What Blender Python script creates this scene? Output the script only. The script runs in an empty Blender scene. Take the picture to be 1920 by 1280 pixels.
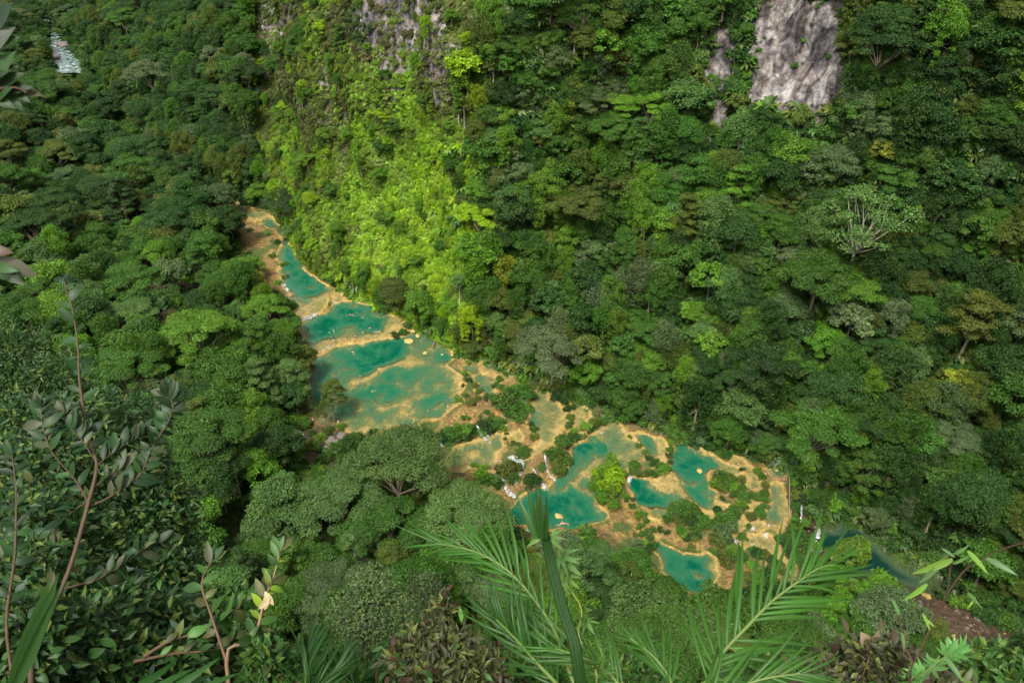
import bpy, bmesh, math, random
import numpy as np
from mathutils import Vector, Matrix

# ---------------------------------------------------------------- camera
CAM_H, PITCH, FPX, CX, CY = 170.0, math.radians(35), 1500.0, 960.0, 640.0
scene = bpy.context.scene
COL = scene.collection
cam_data = bpy.data.cameras.new("camera")
cam_data.sensor_width = 36.0
cam_data.lens = FPX / 1920 * 36
cam_data.clip_start = 0.1
cam_data.clip_end = 4000
cam_data.dof.use_dof = True
cam_data.dof.focus_distance = 240
cam_data.dof.aperture_fstop = 10
cam = bpy.data.objects.new("camera", cam_data)
COL.objects.link(cam)
cam.location = (0, 0, CAM_H)
cam.rotation_euler = (math.pi / 2 - PITCH, 0, 0)
scene.camera = cam
# ---------------------------------------------------------------- world, sun, exposure
SUN_EL, SUN_AZ = math.radians(58), math.radians(205)      # azimuth clockwise from +Y
world = bpy.data.worlds.new("World")
scene.world = world
world.use_nodes = True
wn = world.node_tree
wn.nodes.clear()
w_out = wn.nodes.new("ShaderNodeOutputWorld")
w_bg = wn.nodes.new("ShaderNodeBackground")
w_hs = wn.nodes.new("ShaderNodeHueSaturation")
w_sky = wn.nodes.new("ShaderNodeTexSky")
w_sky.sky_type = 'NISHITA'
w_sky.sun_disc = False
w_sky.sun_elevation = SUN_EL
w_sky.sun_rotation = SUN_AZ
w_sky.dust_density = 6.0
w_sky.altitude = 400
w_hs.inputs['Saturation'].default_value = 0.18
wn.links.new(w_sky.outputs[0], w_hs.inputs['Color'])
wn.links.new(w_hs.outputs[0], w_bg.inputs['Color'])
w_bg.inputs['Strength'].default_value = 0.10
wn.links.new(w_bg.outputs[0], w_out.inputs[0])
sun_data = bpy.data.lights.new("sun", 'SUN')
sun_data.energy = 1.5
sun_data.angle = math.radians(10)
sun_data.color = (1.0, 0.94, 0.82)
sun = bpy.data.objects.new("sun", sun_data)
COL.objects.link(sun)
_sd = Vector((math.sin(SUN_AZ) * math.cos(SUN_EL), math.cos(SUN_AZ) * math.cos(SUN_EL), math.sin(SUN_EL)))
sun.rotation_euler = _sd.to_track_quat('Z', 'Y').to_euler()
sun.location = _sd * 500
scene.view_settings.view_transform = 'Standard'
scene.view_settings.look = 'None'
scene.view_settings.gamma = 1
scene.view_settings.use_curve_mapping = False
scene.view_settings.exposure = 1.55
scene.cycles.max_bounces = 6
scene.cycles.diffuse_bounces = 3
scene.cycles.glossy_bounces = 2
scene.cycles.transparent_max_bounces = 12
scene.cycles.transmission_bounces = 3
scene.cycles.caustics_reflective = False
scene.cycles.caustics_refractive = False

# ---------------------------------------------------------------- helpers
CP, SP = math.cos(PITCH), math.sin(PITCH)

def at(px, py, z=0.0):
    """ground point seen at a photo pixel, on the level z (surveying the photograph)"""
    x = (px - CX) / FPX
    y = (CY - py) / FPX
    d = (x, CP + y * SP, -SP + y * CP)
    t = (z - CAM_H) / d[2]
    return (d[0] * t, d[1] * t)

def along(px, py, dist):
    x = (px - CX) / FPX
    y = (CY - py) / FPX
    d = Vector((x, CP + y * SP, -SP + y * CP)).normalized()
    return Vector((0, 0, CAM_H)) + d * dist

def project(P):
    P = np.atleast_2d(P)
    q = P - np.array([0, 0, CAM_H])
    dep = q[:, 1] * CP - q[:, 2] * SP
    up = q[:, 1] * SP + q[:, 2] * CP
    dep = np.where(np.abs(dep) < 1e-3, 1e-3, dep)
    return CX + FPX * q[:, 0] / dep, CY - FPX * up / dep, dep

def pts(s):
    return [tuple(float(v) for v in p.split(',')) for p in s.split()]

def in_poly(poly, X, Y):
    c = np.zeros(X.shape, bool)
    n = len(poly)
    for i in range(n):
        x0, y0 = poly[i]
        x1, y1 = poly[(i + 1) % n]
        if y0 == y1:
            continue
        m = ((y0 > Y) != (y1 > Y)) & (X < (x1 - x0) * (Y - y0) / (y1 - y0) + x0)
        c ^= m
    return c

def seg_dist(poly, X, Y, closed=True):
    d = np.full(X.shape, 1e9)
    n = len(poly)
    for i in range(n if closed else n - 1):
        x0, y0 = poly[i]
        x1, y1 = poly[(i + 1) % n]
        dx, dy = x1 - x0, y1 - y0
        L = dx * dx + dy * dy + 1e-9
        t = np.clip(((X - x0) * dx + (Y - y0) * dy) / L, 0, 1)
        d = np.minimum(d, (X - x0 - t * dx) ** 2 + (Y - y0 - t * dy) ** 2)
    return np.sqrt(d)

def sdist(poly, X, Y, pad=30.0):
    """signed distance, positive inside; far outside is clipped to -pad"""
    P = np.array(poly)
    out = np.full(X.shape, -pad)
    m = (X > P[:, 0].min() - pad) & (X < P[:, 0].max() + pad) & (Y > P[:, 1].min() - pad) & (Y < P[:, 1].max() + pad)
    if m.any():
        x, y = X[m], Y[m]
        d = seg_dist(poly, x, y)
        out[m] = np.where(in_poly(poly, x, y), d, -np.minimum(d, pad))
    return out

def smooth(a, b, x):
    t = np.clip((x - a) / (b - a), 0, 1)
    return t * t * (3 - 2 * t)

def _hash(ix, iy, iz, seed):
    h = (ix * 374761393 + iy * 668265263 + iz * 2147483647 + seed * 1274126177) & 0xFFFFFFFF
    h = ((h ^ (h >> 13)) * 1274126177) & 0xFFFFFFFF
    h = ((h ^ (h >> 16)) * 2246822519) & 0xFFFFFFFF
    return ((h ^ (h >> 15)) & 0xFFFF) / 65535.0

def vnoise(x, y, z=None, seed=0):
    if z is None:
        z = np.zeros_like(x)
    ix, iy, iz = np.floor(x).astype(np.int64), np.floor(y).astype(np.int64), np.floor(z).astype(np.int64)
    fx, fy, fz = x - ix, y - iy, z - iz
    fx, fy, fz = (f * f * (3 - 2 * f) for f in (fx, fy, fz))
    r = 0
    for a in (0, 1):
        for b in (0, 1):
            for c in (0, 1):
                w = (fx if a else 1 - fx) * (fy if b else 1 - fy) * (fz if c else 1 - fz)
                r = r + w * _hash(ix + a, iy + b, iz + c, seed)
    return r * 2 - 1

def fbm(x, y, z=None, octv=4, seed=0, gain=0.5):
    a, s, f = 1.0, 0, 1.0
    for o in range(octv):
        s = s + a * vnoise(x * f, y * f, None if z is None else z * f, seed + o * 17)
        a *= gain
        f *= 2.03
    return s

def mesh_np(name, V, faces, k, mat=None, smooth_shade=False, attrs=None):
    """faces: (n,k) index array with k corners per face"""
    V = np.asarray(V, np.float32)
    F = np.asarray(faces, np.int32).reshape(-1, k)
    me = bpy.data.meshes.new(name)
    me.vertices.add(len(V))
    me.vertices.foreach_set("co", V.ravel())
    me.loops.add(F.size)
    me.loops.foreach_set("vertex_index", F.ravel())
    me.polygons.add(len(F))
    me.polygons.foreach_set("loop_start", np.arange(0, F.size, k, dtype=np.int32))
    me.polygons.foreach_set("use_smooth", np.full(len(F), smooth_shade))
    for an, (typ, arr) in (attrs or {}).items():
        a = me.attributes.new(an, typ, 'POINT')
        key = 'value' if typ == 'FLOAT' else ('vector' if typ == 'FLOAT_VECTOR' else 'color')
        a.data.foreach_set(key, np.asarray(arr, np.float32).ravel())
    if mat:
        me.materials.append(mat)
    me.update()
    me.validate()
    return me

def grid_faces(nr, nc):
    i = np.arange(nr - 1)[:, None] * nc + np.arange(nc - 1)[None, :]
    return np.stack([i, i + 1, i + nc + 1, i + nc], -1).reshape(-1, 4)

def link(name, data, parent=None, col=None, **props):
    o = bpy.data.objects.new(name, data)
    (col or COL).objects.link(o)
    if parent:
        o.parent = parent
    for k, v in props.items():
        o[k] = v
    return o

class MB:
    """collects tubes / leaves / boxes into one mesh"""
    def __init__(self):
        self.v, self.q, self.n = [], [], 0
    def add(self, V, F):
        V = np.asarray(V, float)
        self.v.append(V)
        self.q.append(np.asarray(F).reshape(-1, 4) + self.n)
        self.n += len(V)
    def tube(self, path, radii, sides=6):
        path = [Vector(p) for p in path]
        rings = []
        for i, p in enumerate(path):
            t = (path[min(i + 1, len(path) - 1)] - path[max(i - 1, 0)])
            if t.length < 1e-6:
                t = Vector((0, 0, 1))
            t.normalize()
            a = t.cross(Vector((0.31, 0.95, 0.05)))
            if a.length < 1e-3:
                a = t.cross(Vector((1, 0, 0)))
            a.normalize()
            b = t.cross(a)
            r = radii[i] if hasattr(radii, '__len__') else radii
            for s in range(sides):
                an = 2 * math.pi * s / sides
                rings.append(p + a * (math.cos(an) * r) + b * (math.sin(an) * r))
        F = []
        for i in range(len(path) - 1):
            for s in range(sides):
                s2 = (s + 1) % sides
                F.append((i * sides + s, i * sides + s2, (i + 1) * sides + s2, (i + 1) * sides + s))
        self.add([tuple(r) for r in rings], F)
    def mesh(self, name, mat=None, smooth_shade=True):
        return mesh_np(name, np.concatenate(self.v), np.concatenate(self.q), 4, mat, smooth_shade)

# ---------------------------------------------------------------- materials
def new_mat(name):
    m = bpy.data.materials.new(name)
    m.use_nodes = True
    nt = m.node_tree
    nt.nodes.clear()
    out = nt.nodes.new("ShaderNodeOutputMaterial")
    return m, nt, out

def N(nt, typ, **kw):
    n = nt.nodes.new(typ)
    for k, v in kw.items():
        if k in n.inputs:
            n.inputs[k].default_value = v
        else:
            setattr(n, k, v)
    return n

def L(nt, a, b):
    nt.links.new(a, b)

def noise_node(nt, scale, detail=4, rough=0.55, vec=None, dist=0.0):
    n = N(nt, "ShaderNodeTexNoise")
    n.inputs['Scale'].default_value = scale
    n.inputs['Detail'].default_value = detail
    n.inputs['Roughness'].default_value = rough
    n.inputs['Distortion'].default_value = dist
    if vec is not None:
        L(nt, vec, n.inputs['Vector'])
    return n

def ramp(nt, fac, stops):
    r = N(nt, "ShaderNodeValToRGB")
    e = r.color_ramp.elements
    while len(e) < len(stops):
        e.new(0.5)
    for el, (p, c) in zip(e, stops):
        el.position = p
        el.color = (*c, 1) if len(c) == 3 else c
    L(nt, fac, r.inputs['Fac'])
    return r.outputs['Color']

def mixc(nt, fac, a, b, mode='MIX'):
    m = N(nt, "ShaderNodeMix", data_type='RGBA', blend_type=mode)
    for sock, v in ((m.inputs[0], fac), (m.inputs[6], a), (m.inputs[7], b)):
        if hasattr(v, 'is_linked'):
            L(nt, v, sock)
        elif isinstance(v, (int, float)):
            sock.default_value = v
        else:
            sock.default_value = (*v, 1)
    return m.outputs[2]

def math_n(nt, op, a, b=0.0, clamp=False):
    m = N(nt, "ShaderNodeMath", operation=op, use_clamp=clamp)
    for i, v in enumerate((a, b)):
        if hasattr(v, 'is_linked'):
            L(nt, v, m.inputs[i])
        else:
            m.inputs[i].default_value = v
    return m.outputs[0]

def attr(nt, name, typ='GEOMETRY', out='Fac'):
    a = N(nt, "ShaderNodeAttribute", attribute_name=name, attribute_type=typ)
    return a.outputs[out]

def pos(nt):
    return N(nt, "ShaderNodeTexCoord").outputs['Object']

def principled(nt, out, color, rough=0.8, spec=0.3, bump=None, bump_d=0.2, bump_s=0.6):
    p = N(nt, "ShaderNodeBsdfPrincipled")
    p.inputs['Roughness'].default_value = rough
    p.inputs['Specular IOR Level'].default_value = spec
    if hasattr(color, 'is_linked'):
        L(nt, color, p.inputs['Base Color'])
    else:
        p.inputs['Base Color'].default_value = (*color, 1)
    if bump is not None:
        b = N(nt, "ShaderNodeBump")
        b.inputs['Strength'].default_value = bump_s
        b.inputs['Distance'].default_value = bump_d
        L(nt, bump, b.inputs['Height'])
        L(nt, b.outputs[0], p.inputs['Normal'])
    L(nt, p.outputs[0], out.inputs['Surface'])
    return p

def simple_mat(name, col, rough=0.7, spec=0.3, var=0.25, scale=3.0, bump=0.02):
    m, nt, out = new_mat(name)
    n = noise_node(nt, scale, 4, 0.6, pos(nt))
    c = mixc(nt, n.outputs[0], tuple(v * (1 - var) for v in col), tuple(min(1, v * (1 + var)) for v in col))
    principled(nt, out, c, rough, spec, n.outputs[0], bump)
    return m

def leaf_mat(name, var=0.35, rough=0.5, spec=0.25, trans=0.3, veins=0.0):
    """tint comes from the plant (object property / instance attribute), shade from each leaf's own value"""
    m, nt, out = new_mat(name)
    tint = attr(nt, "tint", 'INSTANCER', 'Vector')
    lv = attr(nt, "leaf_tone", 'GEOMETRY', 'Fac')
    sc = N(nt, "ShaderNodeMapRange")
    L(nt, lv, sc.inputs[0])
    sc.inputs[3].default_value = 1 - var
    sc.inputs[4].default_value = 1 + var * 1.5
    c = N(nt, "ShaderNodeVectorMath", operation='SCALE')
    L(nt, tint, c.inputs[0])
    L(nt, sc.outputs[0], c.inputs['Scale'])
    warm = mixc(nt, math_n(nt, 'MULTIPLY', math_n(nt, 'GREATER_THAN', lv, 0.82), 0.45), c.outputs[0], (0.16, 0.19, 0.03))
    p = N(nt, "ShaderNodeBsdfPrincipled")
    L(nt, warm, p.inputs['Base Color'])
    p.inputs['Roughness'].default_value = rough
    p.inputs['Specular IOR Level'].default_value = spec
    t = N(nt, "ShaderNodeBsdfTranslucent")
    tc = mixc(nt, 1.0, warm, (1.15, 1.25, 0.55), 'MULTIPLY')
    L(nt, tc, t.inputs['Color'])
    mx = N(nt, "ShaderNodeMixShader")
    mx.inputs[0].default_value = trans
    L(nt, p.outputs[0], mx.inputs[1])
    L(nt, t.outputs[0], mx.inputs[2])
    L(nt, mx.outputs[0], out.inputs['Surface'])
    return m

M_LEAF = leaf_mat("foliage_leaf", 0.45)
M_FERN = leaf_mat("fern_leaf", 0.4, 0.45, 0.3, 0.35)
M_GLOSSY = leaf_mat("glossy_leaf", 0.45, 0.46, 0.24, 0.22)
M_PALM = leaf_mat("palm_leaflet", 0.3, 0.42, 0.28, 0.3)
M_BARK = simple_mat("grey_bark", (0.24, 0.20, 0.15), 0.9, 0.1, 0.4, 1.2)
M_PALE = simple_mat("pale_bark", (0.27, 0.235, 0.185), 0.85, 0.1, 0.3, 1.5)
M_SLIM = simple_mat("pale_slim_bark", (0.42, 0.38, 0.31), 0.85, 0.1, 0.3, 1.5)
M_TWIG = simple_mat("brown_twig", (0.115, 0.07, 0.042), 0.7, 0.2, 0.4, 14, 0.002)
M_DTWIG = simple_mat("dark_twig", (0.045, 0.026, 0.016), 0.7, 0.2, 0.4, 14, 0.002)
M_LOG = simple_mat("wet_log", (0.22, 0.13, 0.07), 0.7, 0.3, 0.4, 3)

def travertine_mat():
    m, nt, out = new_mat("travertine")
    P = pos(nt)
    n1 = noise_node(nt, 0.12, 5, 0.62, P).outputs[0]
    n2 = noise_node(nt, 0.9, 6, 0.65, P, 0.4).outputs[0]
    n3 = noise_node(nt, 4.0, 4, 0.65, P).outputs[0]
    tan = ramp(nt, n2, [(0.28, (0.06, 0.038, 0.016)), (0.44, (0.145, 0.096, 0.030)), (0.57, (0.27, 0.182, 0.052)), (0.75, (0.46, 0.345, 0.13))])
    tan = mixc(nt, ramp(nt, n1, [(0.42, (0, 0, 0)), (0.62, (1, 1, 1))]), tan, ramp(nt, n2, [(0.3, (0.09, 0.062, 0.028)), (0.7, (0.20, 0.14, 0.06))]))
    lv = math_n(nt, 'FRACT', math_n(nt, 'ADD', math_n(nt, 'MULTIPLY', attr(nt, "level"), 1.7), math_n(nt, 'MULTIPLY', n3, 0.25)))
    tan = mixc(nt, ramp(nt, lv, [(0.0, (0, 0, 0)), (0.62, (0, 0, 0)), (0.80, (0.55, 0.55, 0.55)), (0.98, (0, 0, 0))]), tan, (0.20, 0.115, 0.04))
    dry = mixc(nt, n3, (0.30, 0.19, 0.045), (0.54, 0.39, 0.12))
    tan = mixc(nt, math_n(nt, 'MULTIPLY', attr(nt, "rim"), ramp(nt, n2, [(0.35, (0.2, 0.2, 0.2)), (0.6, (0.95, 0.95, 0.95))])), tan, dry)
    n4 = noise_node(nt, 0.5, 5, 0.6, P, 1.2).outputs[0]
    bedc = ramp(nt, n4, [(0.30, (0.20, 0.14, 0.05)), (0.45, (0.40, 0.28, 0.095)), (0.6, (0.53, 0.385, 0.145)), (0.75, (0.45, 0.31, 0.10))])
    bedc = mixc(nt, ramp(nt, n3, [(0.58, (0, 0, 0)), (0.70, (0.5, 0.5, 0.5))]), bedc, (0.20, 0.15, 0.06))
    tan = mixc(nt, attr(nt, "bed"), tan, bedc)
    green = mixc(nt, n3, (0.03, 0.05, 0.012), (0.10, 0.13, 0.03))
    vg = attr(nt, "moss")
    mk = math_n(nt, 'ADD', vg, math_n(nt, 'MULTIPLY', math_n(nt, 'SUBTRACT', n3, 0.5), 0.9))
    mk = ramp(nt, mk, [(0.42, (0, 0, 0)), (0.6, (1, 1, 1))])
    c = mixc(nt, mk, tan, green)
    soil = ramp(nt, n2, [(0.3, (0.02, 0.016, 0.009)), (0.7, (0.085, 0.05, 0.028))])
    soil = mixc(nt, ramp(nt, n3, [(0.5, (0, 0, 0)), (0.7, (1, 1, 1))]), soil, (0.035, 0.05, 0.015))
    c = mixc(nt, attr(nt, "soil"), c, soil)
    h = math_n(nt, 'ADD', n3, math_n(nt, 'MULTIPLY', n2, 2.0))
    principled(nt, out, c, 0.75, 0.25, h, 0.25, 0.9)
    return m

def water_mat(name, deep=(0.001, 0.070, 0.038), mid=(0.018, 0.114, 0.058), k=1.35, ripple=0.012, rscale=1.3, foam=False):
    """clear water over the bed: its scattering body thickens with the depth of water under each point"""
    m, nt, out = new_mat(name)
    P = pos(nt)
    d = attr(nt, "depth")
    fac = math_n(nt, 'SUBTRACT', 1.0, math_n(nt, 'EXPONENT', math_n(nt, 'MULTIPLY', d, -k)))
    mu = tuple(0.5 * (a + b) for a, b in zip(mid, (0.10, 0.15, 0.075)))
    col = ramp(nt, math_n(nt, 'MULTIPLY', d, 0.2), [(0.0, (0.115, 0.140, 0.060)), (0.16, mu), (0.42, mid), (0.9, deep)])
    body = N(nt, "ShaderNodeBsdfDiffuse")
    L(nt, col, body.inputs['Color'])
    tr = N(nt, "ShaderNodeBsdfTransparent")
    tcol = ramp(nt, math_n(nt, 'MULTIPLY', d, 0.3), [(0.0, (1, 1, 1)), (0.35, (0.78, 0.95, 0.78)), (1.0, (0.35, 0.8, 0.62))])
    L(nt, tcol, tr.inputs['Color'])
    mx = N(nt, "ShaderNodeMixShader")
    L(nt, fac, mx.inputs[0])
    L(nt, tr.outputs[0], mx.inputs[1])
    L(nt, body.outputs[0], mx.inputs[2])
    gl = N(nt, "ShaderNodeBsdfGlossy")
    gl.inputs['Roughness'].default_value = 0.06
    b = N(nt, "ShaderNodeBump")
    b.inputs['Strength'].default_value = 1.0
    b.inputs['Distance'].default_value = 1.0
    n1 = noise_node(nt, rscale, 3, 0.6, P, 0.6).outputs[0]
    st = attr(nt, "stir")
    hh = math_n(nt, 'MULTIPLY', n1, math_n(nt, 'ADD', math_n(nt, 'MULTIPLY', st, 0.12), ripple))
    L(nt, hh, b.inputs['Height'])
    fr = N(nt, "ShaderNodeFresnel", IOR=1.33)
    L(nt, b.outputs[0], fr.inputs['Normal'])
    L(nt, b.outputs[0], gl.inputs['Normal'])
    m2 = N(nt, "ShaderNodeMixShader")
    L(nt, fr.outputs[0], m2.inputs[0])
    L(nt, mx.outputs[0], m2.inputs[1])
    L(nt, gl.outputs[0], m2.inputs[2])
    last = m2
    if foam:
        wh = N(nt, "ShaderNodeBsdfDiffuse", Color=(0.36, 0.43, 0.43, 1))
        nf = noise_node(nt, 0.35, 5, 0.7, P, 1.0).outputs[0]
        fm = ramp(nt, nf, [(0.48, (0, 0, 0)), (0.62, (0.8, 0.8, 0.8))])
        m3 = N(nt, "ShaderNodeMixShader")
        L(nt, fm, m3.inputs[0])
        L(nt, last.outputs[0], m3.inputs[1])
        L(nt, wh.outputs[0], m3.inputs[2])
        last = m3
    L(nt, last.outputs[0], out.inputs['Surface'])
    return m

def ground_mat():
    m, nt, out = new_mat("forest_floor")
    P = pos(nt)
    n1 = noise_node(nt, 0.05, 4, 0.6, P).outputs[0]
    n2 = noise_node(nt, 0.8, 6, 0.7, P).outputs[0]
    c = ramp(nt, n2, [(0.3, (0.012, 0.016, 0.007)), (0.5, (0.03, 0.045, 0.014)), (0.7, (0.06, 0.085, 0.022))])
    c = mixc(nt, ramp(nt, n1, [(0.55, (0, 0, 0)), (0.7, (0.6, 0.6, 0.6))]), c, (0.075, 0.045, 0.024))
    dirt = ramp(nt, n2, [(0.3, (0.026, 0.019, 0.012)), (0.52, (0.072, 0.049, 0.031)), (0.62, (0.11, 0.08, 0.052)), (0.75, (0.2, 0.15, 0.105))])
    c = mixc(nt, attr(nt, "dirt"), c, dirt)
    principled(nt, out, c, 0.95, 0.1, n2, 0.5, 1.0)
    return m

def cliff_mat():
    m, nt, out = new_mat("limestone_and_moss")
    P = pos(nt)
    mp = N(nt, "ShaderNodeMapping")
    mp.inputs['Scale'].default_value = (1.0, 1.0, 0.09)
    L(nt, P, mp.inputs['Vector'])
    s1 = noise_node(nt, 0.34, 5, 0.62, mp.outputs[0], 0.15).outputs[0]
    iso = noise_node(nt, 0.5, 6, 0.65, P).outputs[0]
    s1 = math_n(nt, 'ADD', math_n(nt, 'MULTIPLY', s1, 0.62), math_n(nt, 'MULTIPLY', iso, 0.38))
    vor = N(nt, "ShaderNodeTexVoronoi", feature='DISTANCE_TO_EDGE')
    vor.inputs['Scale'].default_value = 0.22
    vm = N(nt, "ShaderNodeMapping")
    vm.inputs['Scale'].default_value = (1.0, 1.0, 0.45)
    L(nt, P, vm.inputs['Vector'])
    L(nt, vm.outputs[0], vor.inputs['Vector'])
    crack = ramp(nt, math_n(nt, 'ADD', vor.outputs['Distance'], math_n(nt, 'MULTIPLY', iso, 0.12)), [(0.05, (0.25, 0.24, 0.25)), (0.13, (1, 1, 1))])
    n1 = noise_node(nt, 0.11, 5, 0.6, P).outputs[0]
    n2 = noise_node(nt, 0.7, 6, 0.7, P).outputs[0]
    rock = ramp(nt, s1, [(0.38, (0.035, 0.035, 0.04)), (0.45, (0.11, 0.102, 0.102)), (0.50, (0.20, 0.195, 0.197)), (0.55, (0.30, 0.285, 0.278)), (0.63, (0.52, 0.515, 0.51))])
    rock = mixc(nt, ramp(nt, n1, [(0.5, (0, 0, 0)), (0.7, (0.4, 0.4, 0.4))]), rock, (0.22, 0.155, 0.115))
    big = noise_node(nt, 0.12, 4, 0.6, mp.outputs[0], 0.5).outputs[0]
    rock = mixc(nt, 0.45, rock, crack, 'MULTIPLY')
    rock = mixc(nt, 1.0, rock, ramp(nt, big, [(0.38, (0.30, 0.29, 0.31)), (0.5, (0.72, 0.66, 0.62)), (0.62, (1.0, 0.98, 0.96))]), 'MULTIPLY')
    veg = ramp(nt, n2, [(0.3, (0.02, 0.027, 0.008)), (0.48, (0.05, 0.075, 0.016)), (0.6, (0.10, 0.12, 0.026)), (0.75, (0.12, 0.085, 0.04))])
    dark = ramp(nt, n2, [(0.3, (0.010, 0.014, 0.006)), (0.55, (0.03, 0.045, 0.013)), (0.75, (0.055, 0.075, 0.02))])
    base = mixc(nt, attr(nt, "mossy"), dark, veg)
    rk = math_n(nt, 'ADD', attr(nt, "rock"), math_n(nt, 'MULTIPLY', math_n(nt, 'SUBTRACT', n2, 0.5), 1.1))
    rk = ramp(nt, rk, [(0.42, (0, 0, 0)), (0.58, (1, 1, 1))])
    c = mixc(nt, rk, base, rock)
    h = math_n(nt, 'ADD', math_n(nt, 'MULTIPLY', s1, 1.6), n2)
    h = math_n(nt, 'ADD', h, math_n(nt, 'MULTIPLY', crack, 0.4))
    principled(nt, out, c, 0.9, 0.15, h, 0.7, 1.0)
    return m

M_TRAV, M_GROUND, M_CLIFF = travertine_mat(), ground_mat(), cliff_mat()
M_WATER = water_mat("pool_water")
M_RIVER = water_mat("river_water", (0.002, 0.020, 0.016), (0.006, 0.03, 0.022), 1.4, 0.04, 0.8)
M_RAPID = water_mat("river_rapids", (0.015, 0.06, 0.052), (0.03, 0.075, 0.062), 1.2, 0.05, 0.8, True)
def foam_mat():
    m, nt, out = new_mat("white_water")
    n = noise_node(nt, 2.6, 5, 0.75, pos(nt), 0.8).outputs[0]
    c = ramp(nt, n, [(0.3, (0.30, 0.32, 0.30)), (0.62, (0.62, 0.64, 0.64))])
    principled(nt, out, c, 0.6, 0.3, n, 0.3)
    sh = out.inputs['Surface'].links[0].from_socket
    tr = N(nt, "ShaderNodeBsdfTransparent")
    mx = N(nt, "ShaderNodeMixShader")
    L(nt, ramp(nt, n, [(0.42, (0.08, 0.08, 0.08)), (0.58, (1, 1, 1))]), mx.inputs[0])
    L(nt, tr.outputs[0], mx.inputs[1])
    L(nt, sh, mx.inputs[2])
    L(nt, mx.outputs[0], out.inputs['Surface'])
    return m
M_FOAM = foam_mat()
M_ROCK = simple_mat("grey_rock", (0.14, 0.122, 0.108), 0.9, 0.2, 0.5, 0.9, 0.2)
M_TANROCK = simple_mat("tan_rock", (0.42, 0.29, 0.10), 0.8, 0.2, 0.35, 1.2, 0.1)
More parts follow.
